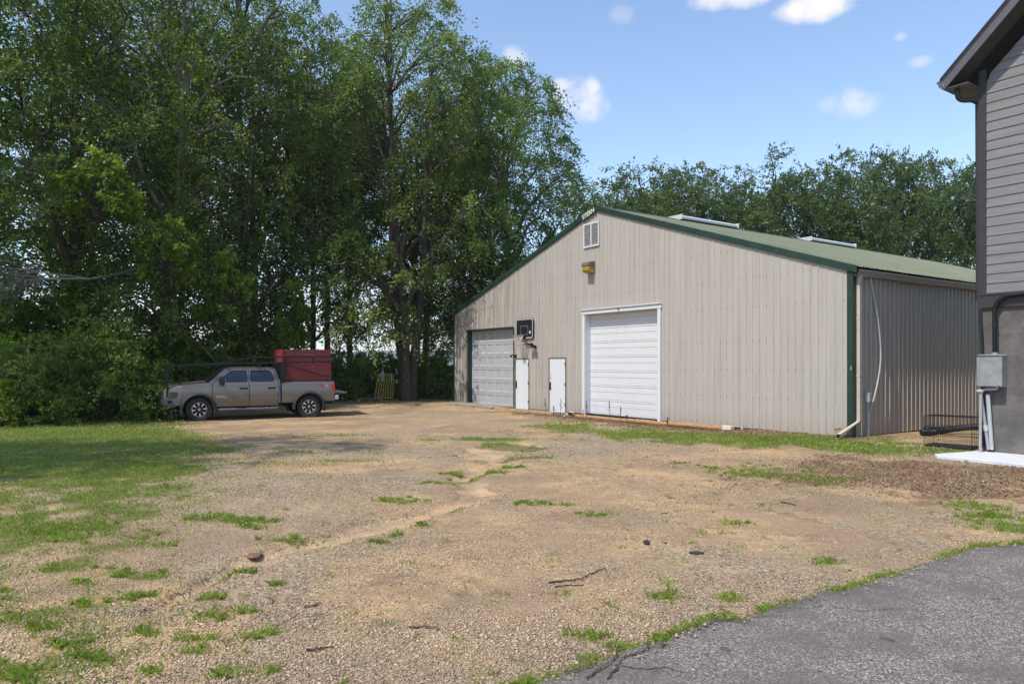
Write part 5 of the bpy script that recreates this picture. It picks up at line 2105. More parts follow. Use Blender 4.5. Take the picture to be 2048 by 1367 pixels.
    for xc in (0, -3.92):
        for s in (1, -1):
            w = link('wheel', tme, t)
            w.location = (X(xc), s * .885, .425)
            steer = R(9) if xc == 0 else 0
            w.rotation_euler = (0, R(11 * xc + 7), steer + (0 if s > 0 else PI))
            link('rim', rme, w)
            link('hub', hme, w)
            for k in range(8):
                o = link('spoke', sme, w)
                o.rotation_euler = (0, 2 * PI * k / 8, 0)
            rg = MB()
            rg.lathe([(.262, .129), (.256, .135), (.249, .133)], 32)
            rg.build('lip', M['silver'], w, smooth=True)
    # --- ladder rack
    rk = link('ladder_rack', None, t)
    def rb_(a, b, w=.045, h=.045):
        MB().bar((X(a[0]), a[1], a[2]), (X(b[0]), b[1], b[2]), w * 1.3, h * 1.3).build('rack_bar', M['blacksteel'], rk)
    for s in (1, -1):
        y = s * .93
        rb_((1.02, y, .87), (1.02, y, 2.0), .055, .055)
        rb_((1.00, y, 1.82), (.84, y, 1.99), .035, .035)
        rb_((1.06, y, 2.0), (-.95, y, 2.08), .06, .06)
        rb_((-.95, y, 2.085), (-4.95, y, 2.16), .045, .045)
        rb_((-.80, y, 2.11), (-1.85, y, 2.32), .04, .04)
        rb_((-1.85, y, 2.32), (-4.95, y, 2.36), .04, .04)
        for x, z0, z1 in ((-1.85, 2.10, 2.30), (-4.10, 2.145, 2.35)):
            rb_((x, y, z0 + .025), (x, y, z1), .035, .035)
        rb_((-2.95, y, 2.09), (-4.32, y, 1.66), .04, .04)
        rb_((-4.32, y, 1.66), (-4.75, y, 1.56), .035, .035)
        rb_((-2.94, y, 1.405), (-2.94, y, 2.10), .075, .12)
    for x, z in ((1.02, 2.035), (-.95, 2.04), (-2.2, 2.065), (-2.95, 2.075), (-4.93, 2.12), (-1.85, 2.345), (-4.93, 2.385)):
        rb_((x, -.95, z), (x, .95, z), .045, .045)
    hb = MB()
    hb.box(X(-2.99), X(-2.89), -.92, .92, 1.41, 2.05)
    hb.build('headboard', M['blacksteel'], rk)
    return t


pickup()


def truck_pt(xr, y, z):
    x = xr + XF
    c, s = math.cos(T_ROT), math.sin(T_ROT)
    return (T_LOC[0] + x * c - y * s, T_LOC[1] + x * s + y * c, T_Z + z)


def red_box():
    x0, x1, hw, z0, z1 = -4.78, -3.02, .70, .96, 2.62
    t = thing('cargo_box', 'tall box of worn dark red boards standing in the pickup bed', 'wooden box', truck_pt(0, 0, 0), T_ROT)
    X = lambda v: v
    rows = [(z0, 1.36), (1.366, 1.74), (1.746, 2.09), (2.096, 2.25), (2.258, z1)]
    for a, b in rows:
        for s in (1, -1):
            MB().box(x0, x1, s * hw - .013, s * hw + .013, a, b).build('plank', M['redwood'], t, bevel=.004)
        for x in (x0 + .012, x1 - .012):
            MB().box(x - .012, x + .012, -hw + .016, hw - .016, a, b).build('plank', M['redwood'], t, bevel=.004)
    for x in (x0 + .04, x1 - .04, x0 + .62):
        for s in (1, -1):
            MB().box(x - .045, x + .045, s * (hw - .045) - .03, s * (hw - .045) + .03, z0, z1 + .02 * (x < -4)).build('post', M['redwood'], t, bevel=.004)
    for s in (1, -1):
        o = MB().box(x1 + .002, x1 + .07, s * hw - .05, s * hw + .05, 1.95, z1 + .015).build('corner_post', M['redpost'], t, bevel=.005)
        o['label'] = 'bright red corner post'
        MB().box(x0 - .05, x0 - .002, s * hw - .05, s * hw + .05, z0, z1 + .03).build('corner_post', M['redwood'], t, bevel=.005)
    mb = MB()
    rr = random.Random(4)
    for k in range(5):                               # faded chips of pale paint on the top board
        a = -3.72 - k * .115
        mb.box(a, a + .02, hw + .0135, hw + .0155, 2.40, 2.40 + rr.uniform(.05, .10))
        if k % 2:
            mb.box(a - .05, a, hw + .0135, hw + .0155, 2.40, 2.415)
    mb.build('paint_chip', M['faded_chip'], t)


red_box()


def yellow_frame():
    x, y = G(768, 798, .0)
    t = thing('slatted_frame', 'yellow slatted wooden frame leaning on the tree beside the shed', 'wooden frame', (x, y, gzf(x, y)), R(8))
    # leans back; slats run down between two rails, a little fanned
    n = 8
    H, lean = 1.32, .42
    for k in range(n):
        s = k / (n - 1)
        xb = -.48 + .92 * s
        xt = -.30 + .80 * s
        MB().bar((xb, 0, .02), (xt, lean, H), .055, .03, (0, 1, 0)).build('slat', M['yellow'], t)
    MB().bar((-.36, lean - .03, H), (.56, lean - .03, H - .02), .05, .045).build('rail', M['yellow'], t)
    MB().bar((-.50, -.02, .10), (.50, -.02, .06), .05, .045).build('rail', M['yellow'], t)
    a = thing('garden_spade', 'pale green spade blade hung on the yellow slatted frame', 'spade', (x - .12, y + .22, gzf(x, y) + .95), R(8), None)
    MB().prism([(-.10, .3), (.0, .62), (.03, .62), (.10, .28), (.05, .0), (-.02, -.02)], lambda p, q, d: (p, d - .06 + q * .2, q), -.012, .0).build('blade', M['paleplastic'], a, fixn=True)
    MB().bar((.01, .06, .6), (.015, .10, .85), .03, .03).build('handle', M['paleplastic'], a)
    b = thing('trowel', 'narrow pale blade hung at the outer edge of the yellow slatted frame', 'tool', (x + .35, y + .18, gzf(x, y) + .92), R(8), None)
    MB().prism([(-.04, .0), (.04, .0), (.06, .32), (.0, .5), (-.03, .3)], lambda p, q, d: (p, d - .05 + q * .2, q), -.012, .0).build('blade', M['paleplastic'], b, fixn=True)
    px_, py_ = G(738, 801, 0)
    p = thing('pallet', 'old wooden pallet lying beside the yellow slatted frame', 'pallet', (px_, py_, gzf(px_, py_)), R(20))
    for k in range(5):
        MB().box(-.62, .62, -.5 + k * .24, -.5 + k * .24 + .13, .105, .125).build('slat', M['greywood'], p)
    for yv in (-.48, .0, .42):
        for xv in (-.55, 0, .5):
            MB().box(xv - .07, xv + .07, yv, yv + .09, .0, .104).build('block', M['pine'] if (xv, yv) == (-.55, -.48) else M['greywood'], p)


yellow_frame()

# ================================================================== TREES AND PLANTS
def leaves_np(C, size, rng, tint, out=None, droop=.35, elong=2.0, flat=.0):
    """one rhombic leaf per row of C; out: preferred length direction"""
    n = len(C)
    a = rng.normal(size=(n, 3))
    if out is not None:
        a = a * .8 + out * .9
    a[:, 2] -= droop
    a /= np.linalg.norm(a, axis=1, keepdims=True)
    r = rng.normal(size=(n, 3))
    r[:, 2] *= (1 - flat)
    b = np.cross(a, r)
    b /= np.linalg.norm(b, axis=1, keepdims=True) + 1e-9
    L = size * rng.uniform(.65, 1.35, n)[:, None]
    Wd = L / elong
    V = np.empty((n, 4, 3))
    V[:, 0] = C
    V[:, 1] = C + a * L * .45 + b * Wd * .5
    V[:, 2] = C + a * L
    V[:, 3] = C + a * L * .45 - b * Wd * .5
    Fq = np.arange(n * 4).reshape(n, 4)
    return V.reshape(-1, 3), Fq, np.repeat(tint, 4)


def spray(cc, rc, ntw, nlf, rng, droop, outward=None, flatten=.75):
    """leaf points on twigs radiating from the cluster centre"""
    d = rng.normal(size=(ntw, 3))
    if outward is not None:
        d += outward * .9
    d[:, 2] *= flatten
    d /= np.linalg.norm(d, axis=1, keepdims=True)
    L = rc * rng.uniform(.5, 1.25, ntw)
    k = rng.integers(0, ntw, nlf)
    s = rng.uniform(.12, 1, nlf)
    P = cc + d[k] * (L[k] * s)[:, None]
    P[:, 2] -= droop * (s ** 2) * L[k]
    P += rng.normal(size=(nlf, 3)) * .07 * rc
    return P, d[k]


def make_tree(seed, H, base, prof, n_cl, lf, leaf, lmat, bmat, rc=1.25, droop=.7, r0=.24, stems=1, spread_stem=.12, lean=(0, 0), ivy=0, hole=None, twigs=9, limbs=11, lowlimb=.2):
    """prof: [(height fraction, radius)], crown from base (m) to H. Returns (trunk mesh, crown mesh, ivy mesh)."""
    rng = np.random.default_rng(seed)
    rr = random.Random(seed)
    hp, rp = [p[0] for p in prof], [p[1] for p in prof]
    ph = rng.uniform(0, 6.28, 4)

    def radius(z, a):
        r = np.interp(z / H, hp, rp)
        return r * (1 + .22 * np.sin(2 * a + ph[0] + z * .35) + .14 * np.sin(3 * a + ph[1] - z * .6) + .08 * np.sin(5 * a + ph[2]))
    # cluster centres, spread through the envelope
    cl = []
    tries = 0
    while len(cl) < n_cl and tries < n_cl * 40:
        tries += 1
        z = base + (H - base) * rng.random() ** .9
        a = rng.uniform(0, 2 * PI)
        Rm = float(radius(z, a))
        if rng.random() > Rm / max(rp):
            continue
        r = Rm * math.sqrt(rng.uniform(.16, 1.0))
        p = np.array([r * math.cos(a), r * math.sin(a), z])
        if any(np.sum((p - q) ** 2) < (rc * .52) ** 2 for q in cl[-220:]):
            continue
        cl.append(p)
    wood = MB()
    nodes = []
    # stems
    axes = []
    for s in range(stems):
        a = 2 * PI * s / max(1, stems) + rr.uniform(-.4, .4)
        off = spread_stem if stems > 1 else 0
        top = H * rr.uniform(.78, .93)
        pts, rad = [], []
        n = 12
        wob = [rr.uniform(-1, 1) for _ in range(4)]
        for k in range(n + 1):
            t = k / n
            x = math.cos(a) * off * (1.2 + t * H * .75) * (1 if stems > 1 else 0) + lean[0] * t * t + .28 * math.sin(3.1 * t + wob[0] * 3) * t + .10 * math.sin(9 * t + wob[1] * 3) * t
            y = math.sin(a) * off * (1.2 + t * H * .75) * (1 if stems > 1 else 0) + lean[1] * t * t + .28 * math.sin(2.7 * t + wob[2] * 3) * t + .10 * math.sin(8 * t + wob[3] * 3) * t
            pts.append((x, y, t * top - (.25 if k == 0 else 0)))
            rad.append(r0 * (1.0 if stems == 1 else .72) * (1.45 if k == 0 else 1) * (1 - t) ** .8 + .025)
        wood.tube(pts, rad, 9, False)
        axes.append(pts)
        nodes += [(Vector(p), rad[k]) for k, p in enumerate(pts) if p[2] > H * lowlimb * .6]
    # limbs
    for k in range(limbs):
        ax = rr.choice(axes)
        i = rr.randint(int(len(ax) * lowlimb), len(ax) - 3)
        p = Vector(ax[i])
        a = rr.uniform(0, 2 * PI)
        ztop = min(H * .97, p.z + rr.uniform(.12, .30) * H)
        Rm = float(radius(ztop, a)) * rr.uniform(.55, .85)
        e = Vector((Rm * math.cos(a), Rm * math.sin(a), ztop))
        pts, rad = [], []
        rl = r0 * .42 * (1 - i / len(ax)) + .03
        sag = rr.uniform(.1, .35)
        for q in range(7):
            s = q / 6
            m = p.lerp(e, s)
            m.z += (ztop - p.z) * sag * math.sin(s * PI) * .6
            m.x += .12 * math.sin(q * 2.2 + k)
            m.y += .12 * math.cos(q * 1.7 + k)
            pts.append(m)
            rad.append(rl * (1 - s) ** .7 + .018)
        wood.tube(pts, rad, 6, False)
        nodes += [(m, rad[q]) for q, m in enumerate(pts) if q > 1]
    npos = np.array([tuple(n_[0]) for n_ in nodes])
    # twigs to the clusters, and their leaves
    Cs, Os, Ts = [], [], []
    for c in cl:
        d = np.sum((npos - c) ** 2, 1) + np.where(npos[:, 2] > c[2] - .3, 6.0, 0)
        j = int(np.argmin(d))
        p, e = nodes[j][0], Vector(c)
        mid = p.lerp(e, .5) + Vector((rr.uniform(-.15, .15), rr.uniform(-.15, .15), .12 * (e - p).length))
        w = min(nodes[j][1] * .7, .045)
        wood.tube([p, mid, e], [w, w * .65, .010], 4, False)
        ow = c - np.array([0, 0, c[2]])
        ow = ow / (np.linalg.norm(ow) + .3)
        ow[2] = .12
        n = int(lf * rng.uniform(.6, 1.35))
        P, D = spray(c, rc * rng.uniform(.7, 1.3), twigs, n, rng, droop, ow)
        ct = rng.normal(.42, .24)  # wide spread of clump tones paints lit and shaded clumps into the leaves
        Cs.append(P)
        Os.append(D)
        Ts.append(np.clip(ct + rng.normal(0, .13, n), 0, 1))
    Cc, Oo, Tt = np.vstack(Cs), np.vstack(Os), np.concatenate(Ts)
    if hole is not None:
        keep = ~hole(Cc)
        Cc, Oo, Tt = Cc[keep], Oo[keep], Tt[keep]
    V, Fq, tt = leaves_np(Cc, leaf, rng, Tt, Oo, droop * .7)
    crown = np_mesh('crown', V, Fq, lmat, {'tint': tt})
    trunk = wood.mesh('trunk', bmat, True)
    vine = None
    if ivy:
        C2, T2 = [], []
        for ax in axes:
            P = np.array([tuple(q) for q in ax])
            for k in range(ivy):
                z = rng.uniform(.3, H * .72)
                x, y = np.interp(z, P[:, 2], P[:, 0]), np.interp(z, P[:, 2], P[:, 1])
                a = rng.uniform(0, 6.28)
                r = r0 + rng.uniform(.05, 1.0) ** 1.3 * (1.3 + 1.1 * math.sin(z * 1.1 + ph[0]) + .5 * math.sin(z * 2.9))
                c = np.array([x + r * math.cos(a), y + r * math.sin(a), z])
                n = int(rng.uniform(30, 75))
                q = c + rng.normal(size=(n, 3)) * np.array([.22, .22, .42])
                C2.append(q)
                T2.append(np.clip(rng.normal(.5, .18) + rng.normal(0, .12, n), 0, 1))
        V, Fq, tt = leaves_np(np.vstack(C2), .15, rng, np.concatenate(T2), None, .9, 1.2)
        vine = np_mesh('ivy', V, Fq, M['leaf_vine'], {'tint': tt})
    return trunk, crown, vine


def plant_tree(name, label, meshes, x, y, rz=0.0, s=(1, 1, 1), group=None, z=None, cat='tree'):
    t = thing(name, label, cat, (x, y, (gzf(x, y) if z is None else z) - .05), rz, group)
    t.scale = s
    for nm, me in zip(('trunk', 'crown', 'ivy'), meshes):
        if me is not None:
            link(nm, me, t)
    return t


ROW = 'tall trees in the row behind the pickup'
BACK = 'trees standing beyond the shed roof'
TALL = [(0, 1.6), (.1, 2.6), (.25, 3.4), (.5, 4.3), (.72, 3.9), (.9, 2.3), (1, .5)]
ELM = [(0, 1.4), (.12, 3.2), (.28, 4.6), (.5, 5.4), (.7, 5.2), (.86, 3.9), (.96, 1.9), (1, .4)]
tall_a = make_tree(101, 24, 2.2, TALL, 250, 160, .155, M['leaf_elm'], M['bark'], rc=1.25, droop=.6, r0=.26, ivy=150, limbs=14)
tall_b = make_tree(102, 22, 1.6, [(0, 1.5), (.1, 3.0), (.3, 3.8), (.55, 4.2), (.75, 3.3), (.92, 1.9), (1, .4)], 235, 160, .15, M['leaf_elm'], M['bark_pale'], rc=1.15, droop=.8, r0=.20, stems=2, spread_stem=.10, ivy=85, limbs=12)
tall_c = make_tree(103, 20, 3.0, [(0, .8), (.15, 2.2), (.35, 3.2), (.6, 3.9), (.8, 3.2), (.94, 1.7), (1, .4)], 200, 165, .15, M['leaf_elm'], M['bark'], rc=1.1, droop=.75, r0=.17, limbs=12)
tall_d = make_tree(106, 24, 10.0, [(0, 0), (.36, 1.6), (.5, 3.4), (.7, 4.4), (.88, 3.2), (.97, 1.5), (1, .4)], 190, 165, .155, M['leaf_elm'], M['bark'], rc=1.25, droop=.7, r0=.24, limbs=13, lowlimb=.4)
elm = make_tree(104, 20.5, 2.9, ELM, 340, 265, .145, M['leaf_elm'], M['bark'], rc=1.25, droop=.85, r0=.33, stems=3, spread_stem=.11, limbs=18, lowlimb=.24)
elm_b = make_tree(105, 18, 3.4, ELM, 300, 255, .145, M['leaf_elm'], M['bark'], rc=1.25, droop=.85, r0=.30, stems=2, spread_stem=.12, limbs=14, lowlimb=.24)

for nm, lab, me, x, y, rz, s in (
        ('elm_tree', 'big multi-stemmed elm close by the low end of the shed', elm, -5.25, 36.0, .3, (1.0, 1.0, 1.0)),
        ('elm_tree', 'elm crowding behind the low eave of the shed, its crown over the roof slope', elm_b, -.6, 42.0, 1.9, (1.08, 1.08, 1.12)),
        ('elm_tree', 'slim elm behind the big multi-stemmed elm', elm_b, -5.6, 43.5, 4.1, (.95, .95, 1.02)),
        ('slender_tree', 'slender straight tree rising just behind the red cargo box', tall_c, -10.4, 37.0, 0.6, (.85, .85, 1.06)),
        ('vine_tree', 'tall vine-clad tree behind the pickup cab', tall_a, -12.4, 33.0, 1.0, (.95, .95, 1.0)),
        ('forked_tree', 'pale-barked forked tree behind the pickup bonnet', tall_b, -14.8, 30.6, 2.4, (1, 1, 1.05)),
        ('vine_tree', 'tall vine-clad tree behind the round leafy bush', tall_a, -17.7, 28.7, 3.3, (1.0, 1.0, .98)),
        ('forked_tree', 'forked tree leaning over the dead grey branch', tall_b, -20.6, 27.4, 5.0, (1.05, 1.05, 1.08)),
        ('vine_tree', 'dark high-crowned tree at the end of the row nearest the lawn edge', tall_d, -24.6, 21.5, 4.4, (1.05, 1.05, 1.02)),  # stands out of view; crown kept high so sun reaches the bushes
        ('slender_tree', 'narrow dark tree in the second row behind the vine-clad tree', tall_c, -14.0, 38.5, 2.2, (1.15, 1.15, 1.12)),
        ('vine_tree', 'second-row vine-clad tree behind the pale-barked fork', tall_a, -17.5, 36.5, .2, (.95, .95, .98)),
        ('forked_tree', 'second-row forked tree deep in the shade behind the round bush', tall_b, -21.0, 34.5, 1.2, (1.1, 1.1, 1.1)),
        ('slender_tree', 'slim dark tree tight against the low side wall of the shed', tall_c, -2.2, 38.6, 4.9, (.8, .8, .72))):
    plant_tree(nm, lab, me, x, y, rz, s, ROW)

# a taller tree at the back closes the skyline over the gap
# two trees of the same row that stand outside the picture and shade the lawn
plant_tree('vine_tree', 'tree beside the drive whose shade falls over the lawn', tall_a, -15.0, 9.4, 2.2, (.85, .85, .88), ROW)
plant_tree('vine_tree', 'tree at the lawn edge whose shade falls toward the pickup', tall_a, -20.0, 10.5, .9, (.6, .6, .72), ROW)

back_a = make_tree(201, 20, 8.5, [(0, 0), (.4, 2.6), (.55, 4.2), (.75, 4.0), (.92, 2.2), (1, .5)], 130, 150, .25, M['leaf_back'], M['bark'], rc=1.5, droop=.3, r0=.22, limbs=12, lowlimb=.42)
back_b = make_tree(202, 21, 8.0, [(0, 0), (.38, 2.2), (.55, 3.4), (.72, 3.2), (.88, 1.7), (1, .3)], 110, 150, .25, M['leaf_back'], M['bark'], rc=1.4, droop=.45, r0=.19, limbs=11, lowlimb=.4)
back_c = make_tree(203, 19, 8.2, [(0, 0), (.42, 3.2), (.6, 4.6), (.78, 4.2), (.93, 2.6), (1, .6)], 140, 150, .25, M['leaf_back'], M['bark'], rc=1.5, droop=.3, r0=.24, limbs=13, lowlimb=.42)
for k, (px, top, Y, me, lab) in enumerate((
        (655, 22, 43.0, back_a, 'high-crowned tree rising between the slender straight tree and the big elm'),
        (700, 48, 45.0, back_b, 'high-crowned slim tree behind the big elm'),
        (1250, 304, 52.0, back_b, 'round-topped tree beyond the peak of the shed roof'),
        (1292, 300, 55.5, back_a, 'tree beyond the near end of the first ridge skylight'),
        (1362, 312, 57.0, back_c, 'broad tree beyond the first ridge skylight'),
        (1425, 322, 60.0, back_a, 'low-crowned tree between the skylights, beside the pointed tree'),
        (1492, 306, 58.5, back_b, 'slim tree leaning on the pointed tree beyond the roof'),
        (1548, 268, 60.0, back_b, 'tallest pointed tree beyond the shed roof'),
        (1612, 318, 62.0, back_c, 'round tree beyond the second ridge skylight'),
        (1682, 280, 62.0, back_a, 'tall tree beyond the far end of the second skylight'),
        (1742, 284, 64.0, back_c, 'broad tall tree beyond the bare roof stretch'),
        (1806, 290, 65.0, back_a, 'tree showing sky under its crown beyond the roof'),
        (1866, 292, 66.5, back_c, 'wide tree two from the house beyond the roof'),
        (1930, 302, 67.0, back_a, 'tree half hidden by the grey clapboard house'),
        (1993, 300, 70.0, back_c, 'tree beyond the roof almost wholly behind the house'))):
    H = EYE + (HY - top) / F_PX * Y
    h0 = {id(back_a): 20, id(back_b): 21, id(back_c): 19}[id(me)]
    s = H / h0 * .97
    w = .84 + .1 * math.sin(k * 2.3) if me is not back_b else .95
    plant_tree('maple_tree', lab, me, (px - CX) / F_PX * Y, Y, k * 1.7, (w, w, s), BACK)


def dead_branch():
    """bare grey twigs hanging out of the dark tree"""
    base = Vector((-15.6, 26.3, 5.0))
    t = thing('dead_branch', 'bare grey dead branch spreading its twigs before the dark trees', 'dead branch', base)
    rr = random.Random(12)
    mb, tw = MB(), MB()

    def grow(p, d, L, r, depth):
        n = 5
        pts, rad = [p], [r]
        q = p.copy()
        for k in range(n):
            d = (d + Vector((rr.uniform(-.16, .16), rr.uniform(-.16, .16), rr.uniform(-.11, .09)))).normalized()
            q = q + d * (L / n)
            pts.append(q.copy())
            rad.append(r * (1 - .8 * (k + 1) / n) + .0016)
        (mb if depth < 2 else tw).tube(pts, rad, 5 if depth < 2 else 3, False)
        if depth < 4:
            for k in range((5, 6, 6, 4)[depth]):
                i = rr.randint(1, n)
                nd = (d + Vector((rr.uniform(-.8, .8), rr.uniform(-.8, .8), rr.uniform(-.55, .45)))).normalized()
                grow(pts[i], nd, L * rr.uniform(.35, .62), rad[i] * .6, depth + 1)
    for v, L in ((Vector((-.85, -.35, .10)), 3.0), (Vector((-.8, -.55, -.10)), 2.6), (Vector((-.9, -.45, -.02)), 2.4)):
        grow(Vector((0, 0, 0)), v.normalized(), L, .032, 0)
    mb.tube([(.9, 4.2, 1.3), (.6, 2.4, .7), (.25, 1.0, .25), (0, 0, 0)], [.075, .062, .05, .04], 6, False)
    mb.build('limb', M['deadwood'], t, smooth=True)
    tw.build('twigs', M['deadwood'], t)


dead_branch()


def make_bush(seed, w, d, h, n, leaf, mat, el=1.4, stems=7):
    rng = np.random.default_rng(seed)
    rr = random.Random(seed)
    C, T, O = [], [], []
    m = max(10, n // 130)
    st = MB()
    for k in range(m):
        a, u = rng.uniform(0, 6.28), rng.uniform(.12, 1)
        el_ = math.asin(rng.uniform(.0, 1))
        rad = .55 + .50 * rng.random()
        c = np.array([math.cos(a) * math.cos(el_) * w / 2 * rad, math.sin(a) * math.cos(el_) * d / 2 * rad, math.sin(el_) * h * .92 * rad + .1])
        q = 130
        s = (w + d + h) / 3 * .16
        P, D = spray(c, s * rng.uniform(.8, 1.5), 7, q, rng, .35, np.array([c[0], c[1], .3]) / (np.linalg.norm(c) + .1))
        P[:, 2] = np.maximum(P[:, 2], .03)
        C.append(P)
        O.append(D)
        T.append(np.clip(rng.normal(.32 + .3 * (c[2] / h), .22) + rng.normal(0, .13, q), 0, 1))  # paler towards the top; wide clump tones stand in for sunlit leaves
        if k % max(1, m // (stems * 3)) == 0:
            st.tube([(rr.uniform(-.1, .1) * w, rr.uniform(-.1, .1) * d, -.1), (c[0] * .5, c[1] * .5, c[2] * .6), tuple(c)], [.03, .018, .006], 4, False)
    V, Fq, tt = leaves_np(np.vstack(C), leaf, rng, np.concatenate(T), np.vstack(O), .3, el)
    return np_mesh('foliage', V, Fq, mat, {'tint': tt}), st.mesh('stem', M['bark'], True)


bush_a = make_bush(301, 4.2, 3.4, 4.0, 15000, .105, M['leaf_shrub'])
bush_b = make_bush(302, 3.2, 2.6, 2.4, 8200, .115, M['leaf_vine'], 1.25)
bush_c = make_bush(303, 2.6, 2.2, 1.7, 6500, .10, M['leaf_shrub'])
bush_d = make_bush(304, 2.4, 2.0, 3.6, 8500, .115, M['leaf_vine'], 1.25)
BG = 'bushes under the tree row'
for lab, me, px, py, s in (
        ('big round leafy bush bulging out under the tree row', bush_a, 205, 826, (1, 1, 1.02)),
        ('bright low vine bush between the round bush and the pickup bumper', bush_b, 300, 814, (.9, .9, .8)),
        ('small leafy bush a little before the pickup bumper', bush_c, 262, 826, (.8, .8, .8)),
        ('tangled vine bush behind the pickup bonnet', bush_b, 400, 812, (1.3, 1.1, 1.15)),
        ('tall vine-hung thicket behind the pickup windscreen', bush_d, 468, 808, (1.4, 1.2, 1.2)),
        ('tall vine-hung thicket behind the black headboard', bush_d, 545, 804, (1.4, 1.2, 1.12)),
        ('leafy bush behind the red cargo box', bush_b, 622, 803, (1.1, 1.0, .82)),
        ('leafy bush beyond the open tailgate', bush_c, 690, 800, (1.5, 1.3, 1.6)),
        ('dark bush beside the yellow slatted frame', bush_c, 735, 792, (1.5, 1.3, 1.65)),
        ('shady bush directly behind the yellow slatted frame', bush_c, 778, 790, (1.5, 1.2, 1.6)),
        ('dark bush between the elm trunks and the shed', bush_d, 868, 795, (1.25, 1.2, .80)),
        ('low dark bush at the foot of the shed side', bush_c, 893, 799, (1.1, 1.1, 1.25)),
        ('dark bush at the lawn edge left of the round bush', bush_a, 60, 830, (.9, .9, .75)),
        ('low vine bush on the lawn edge before the dark bush', bush_b, 12, 834, (.85, .85, .7)),
        ('tall thicket behind the big round bush', bush_d, 165, 816, (1.7, 1.4, 1.5)),
        ('tall thicket filling the shade beside the round bush', bush_d, 325, 812, (1.5, 1.3, 1.45)),
        ('thicket deep in the shade at the edge of the lawn', bush_d, 30, 820, (1.9, 1.5, 1.5))):
    x, y = G(px, py + (8 if px < 240 else 5 if px < 330 else 0), -.08 if py < 815 else -.06)
    t = thing('bush', lab, 'bush', (x, y, gzf(x, y) - .05), px * .37, BG)
    t.scale = s
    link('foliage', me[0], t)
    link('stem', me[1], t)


hang = make_bush(305, 2.6, 2.0, 3.2, 5200, .13, M['leaf_vine'], 1.2)
for lab, px, py, Y, sc, rz in (('bright yellow-green vine hanging high over the dead grey branch', 185, 430, 25.6, (1.0, 1.0, .95), .3),
                               ('sunlit vine draped on the vine-clad tree above the round bush', 330, 560, 27.2, (.95, .9, 1.0), 1.4),
                               ('vine curtain hanging above the pickup windscreen', 452, 640, 29.3, (.85, .9, 1.2), 2.6),
                               ('narrow vine curtain hanging above the black headboard', 592, 690, 32.5, (.55, .7, 1.25), 4.0)):
    t = thing('hanging_vine', lab, 'vine', ((px - CX) / F_PX * Y, Y, EYE + (HY - py) / F_PX * Y), rz, 'vines hanging in the tree row')
    t.scale = sc
    link('foliage', hang[0], t)
    link('stem', hang[1], t)


def undergrowth():
    """nettles, vines and brush along the foot of the trees"""
    rng = np.random.default_rng(41)
    C, T = [], []
    line = [(-30, 20), (-24.5, 22.8), (-20, 25.3), (-16.5, 27.2), (-13.8, 29.5), (-11.5, 32), (-9.4, 34.6), (-7.2, 37.8), (-4.5, 37.2), (-3.4, 36.6)]
    for (a, b) in zip(line[:-1], line[1:]):
        L = math.hypot(b[0] - a[0], b[1] - a[1])
        nx, ny = -(b[1] - a[1]) / L, (b[0] - a[0]) / L
        for k in range(int(L * 26)):
            t = rng.random()
            dep = rng.uniform(-.25, 3.6)
            x, y = a[0] + (b[0] - a[0]) * t + nx * dep, a[1] + (b[1] - a[1]) * t + ny * dep
            h = rng.uniform(.12, .5) + .5 * max(0, dep) * rng.random() * .8
            n = int(rng.uniform(22, 40))
            p = np.array([x, y, gzf(x, y) + h * .5]) + rng.normal(size=(n, 3)) * np.array([.22, .22, h * .33])
            p[:, 2] = np.maximum(p[:, 2], gzf(x, y) + .02)
            C.append(p)
            T.append(np.clip(rng.normal(.45, .18) + rng.normal(0, .12, n), 0, 1))
    V, Fq, tt = leaves_np(np.vstack(C), .13, rng, np.concatenate(T), None, .2, 1.5)
    stuff(link('undergrowth', np_mesh('undergrowth', V, Fq, M['leaf_shrub'], {'tint': tt})))


undergrowth()


# ------------------------------------------------------------------ grass, weeds, gravel
def blades(x, y, h, w, rng, tint, lean=.55):
    n = len(x)
    z = gz(x, y)
    a = rng.uniform(0, 2 * PI, n)
    t = rng.uniform(.1, lean, n) * h
    dx, dy = np.cos(a), np.sin(a)
    b = rng.uniform(0, 2 * PI, n)
    wx, wy = np.cos(b) * w / 2, np.sin(b) * w / 2
    V = np.empty((n, 4, 3))
    V[:, 0] = np.stack([x - wx, y - wy, z - .01], 1)
    V[:, 1] = np.stack([x + wx, y + wy, z - .01], 1)
    V[:, 2] = np.stack([x + dx * t * .4 + wx * .8, y + dy * t * .4 + wy * .8, z + h * .6], 1)
    V[:, 3] = np.stack([x + dx * t * 1.3, y + dy * t * 1.3, z + h * .92], 1)
    F3 = np.concatenate([np.arange(n)[:, None] * 4 + np.array([0, 1, 2]), np.arange(n)[:, None] * 4 + np.array([0, 2, 3])])
    return V.reshape(-1, 3), F3, np.repeat(tint, 4)


def sow(n, x0, x1, y0, y1, rng, mask, power=1.0):
    x, y = rng.uniform(x0, x1, n), rng.uniform(y0, y1, n)
    k = rng.random(n) < mask(x, y) ** power
    k &= np.abs(x) < y * .80 + .6
    return x[k], y[k]


def is_asphalt(x, y):
    ex = np.array([p[0] for p in EDGE])
    ey = np.array([p[1] for p in EDGE])
    o = np.argsort(ex)
    return (y < np.interp(x, ex[o], ey[o]) - .05) & (x > -.5)


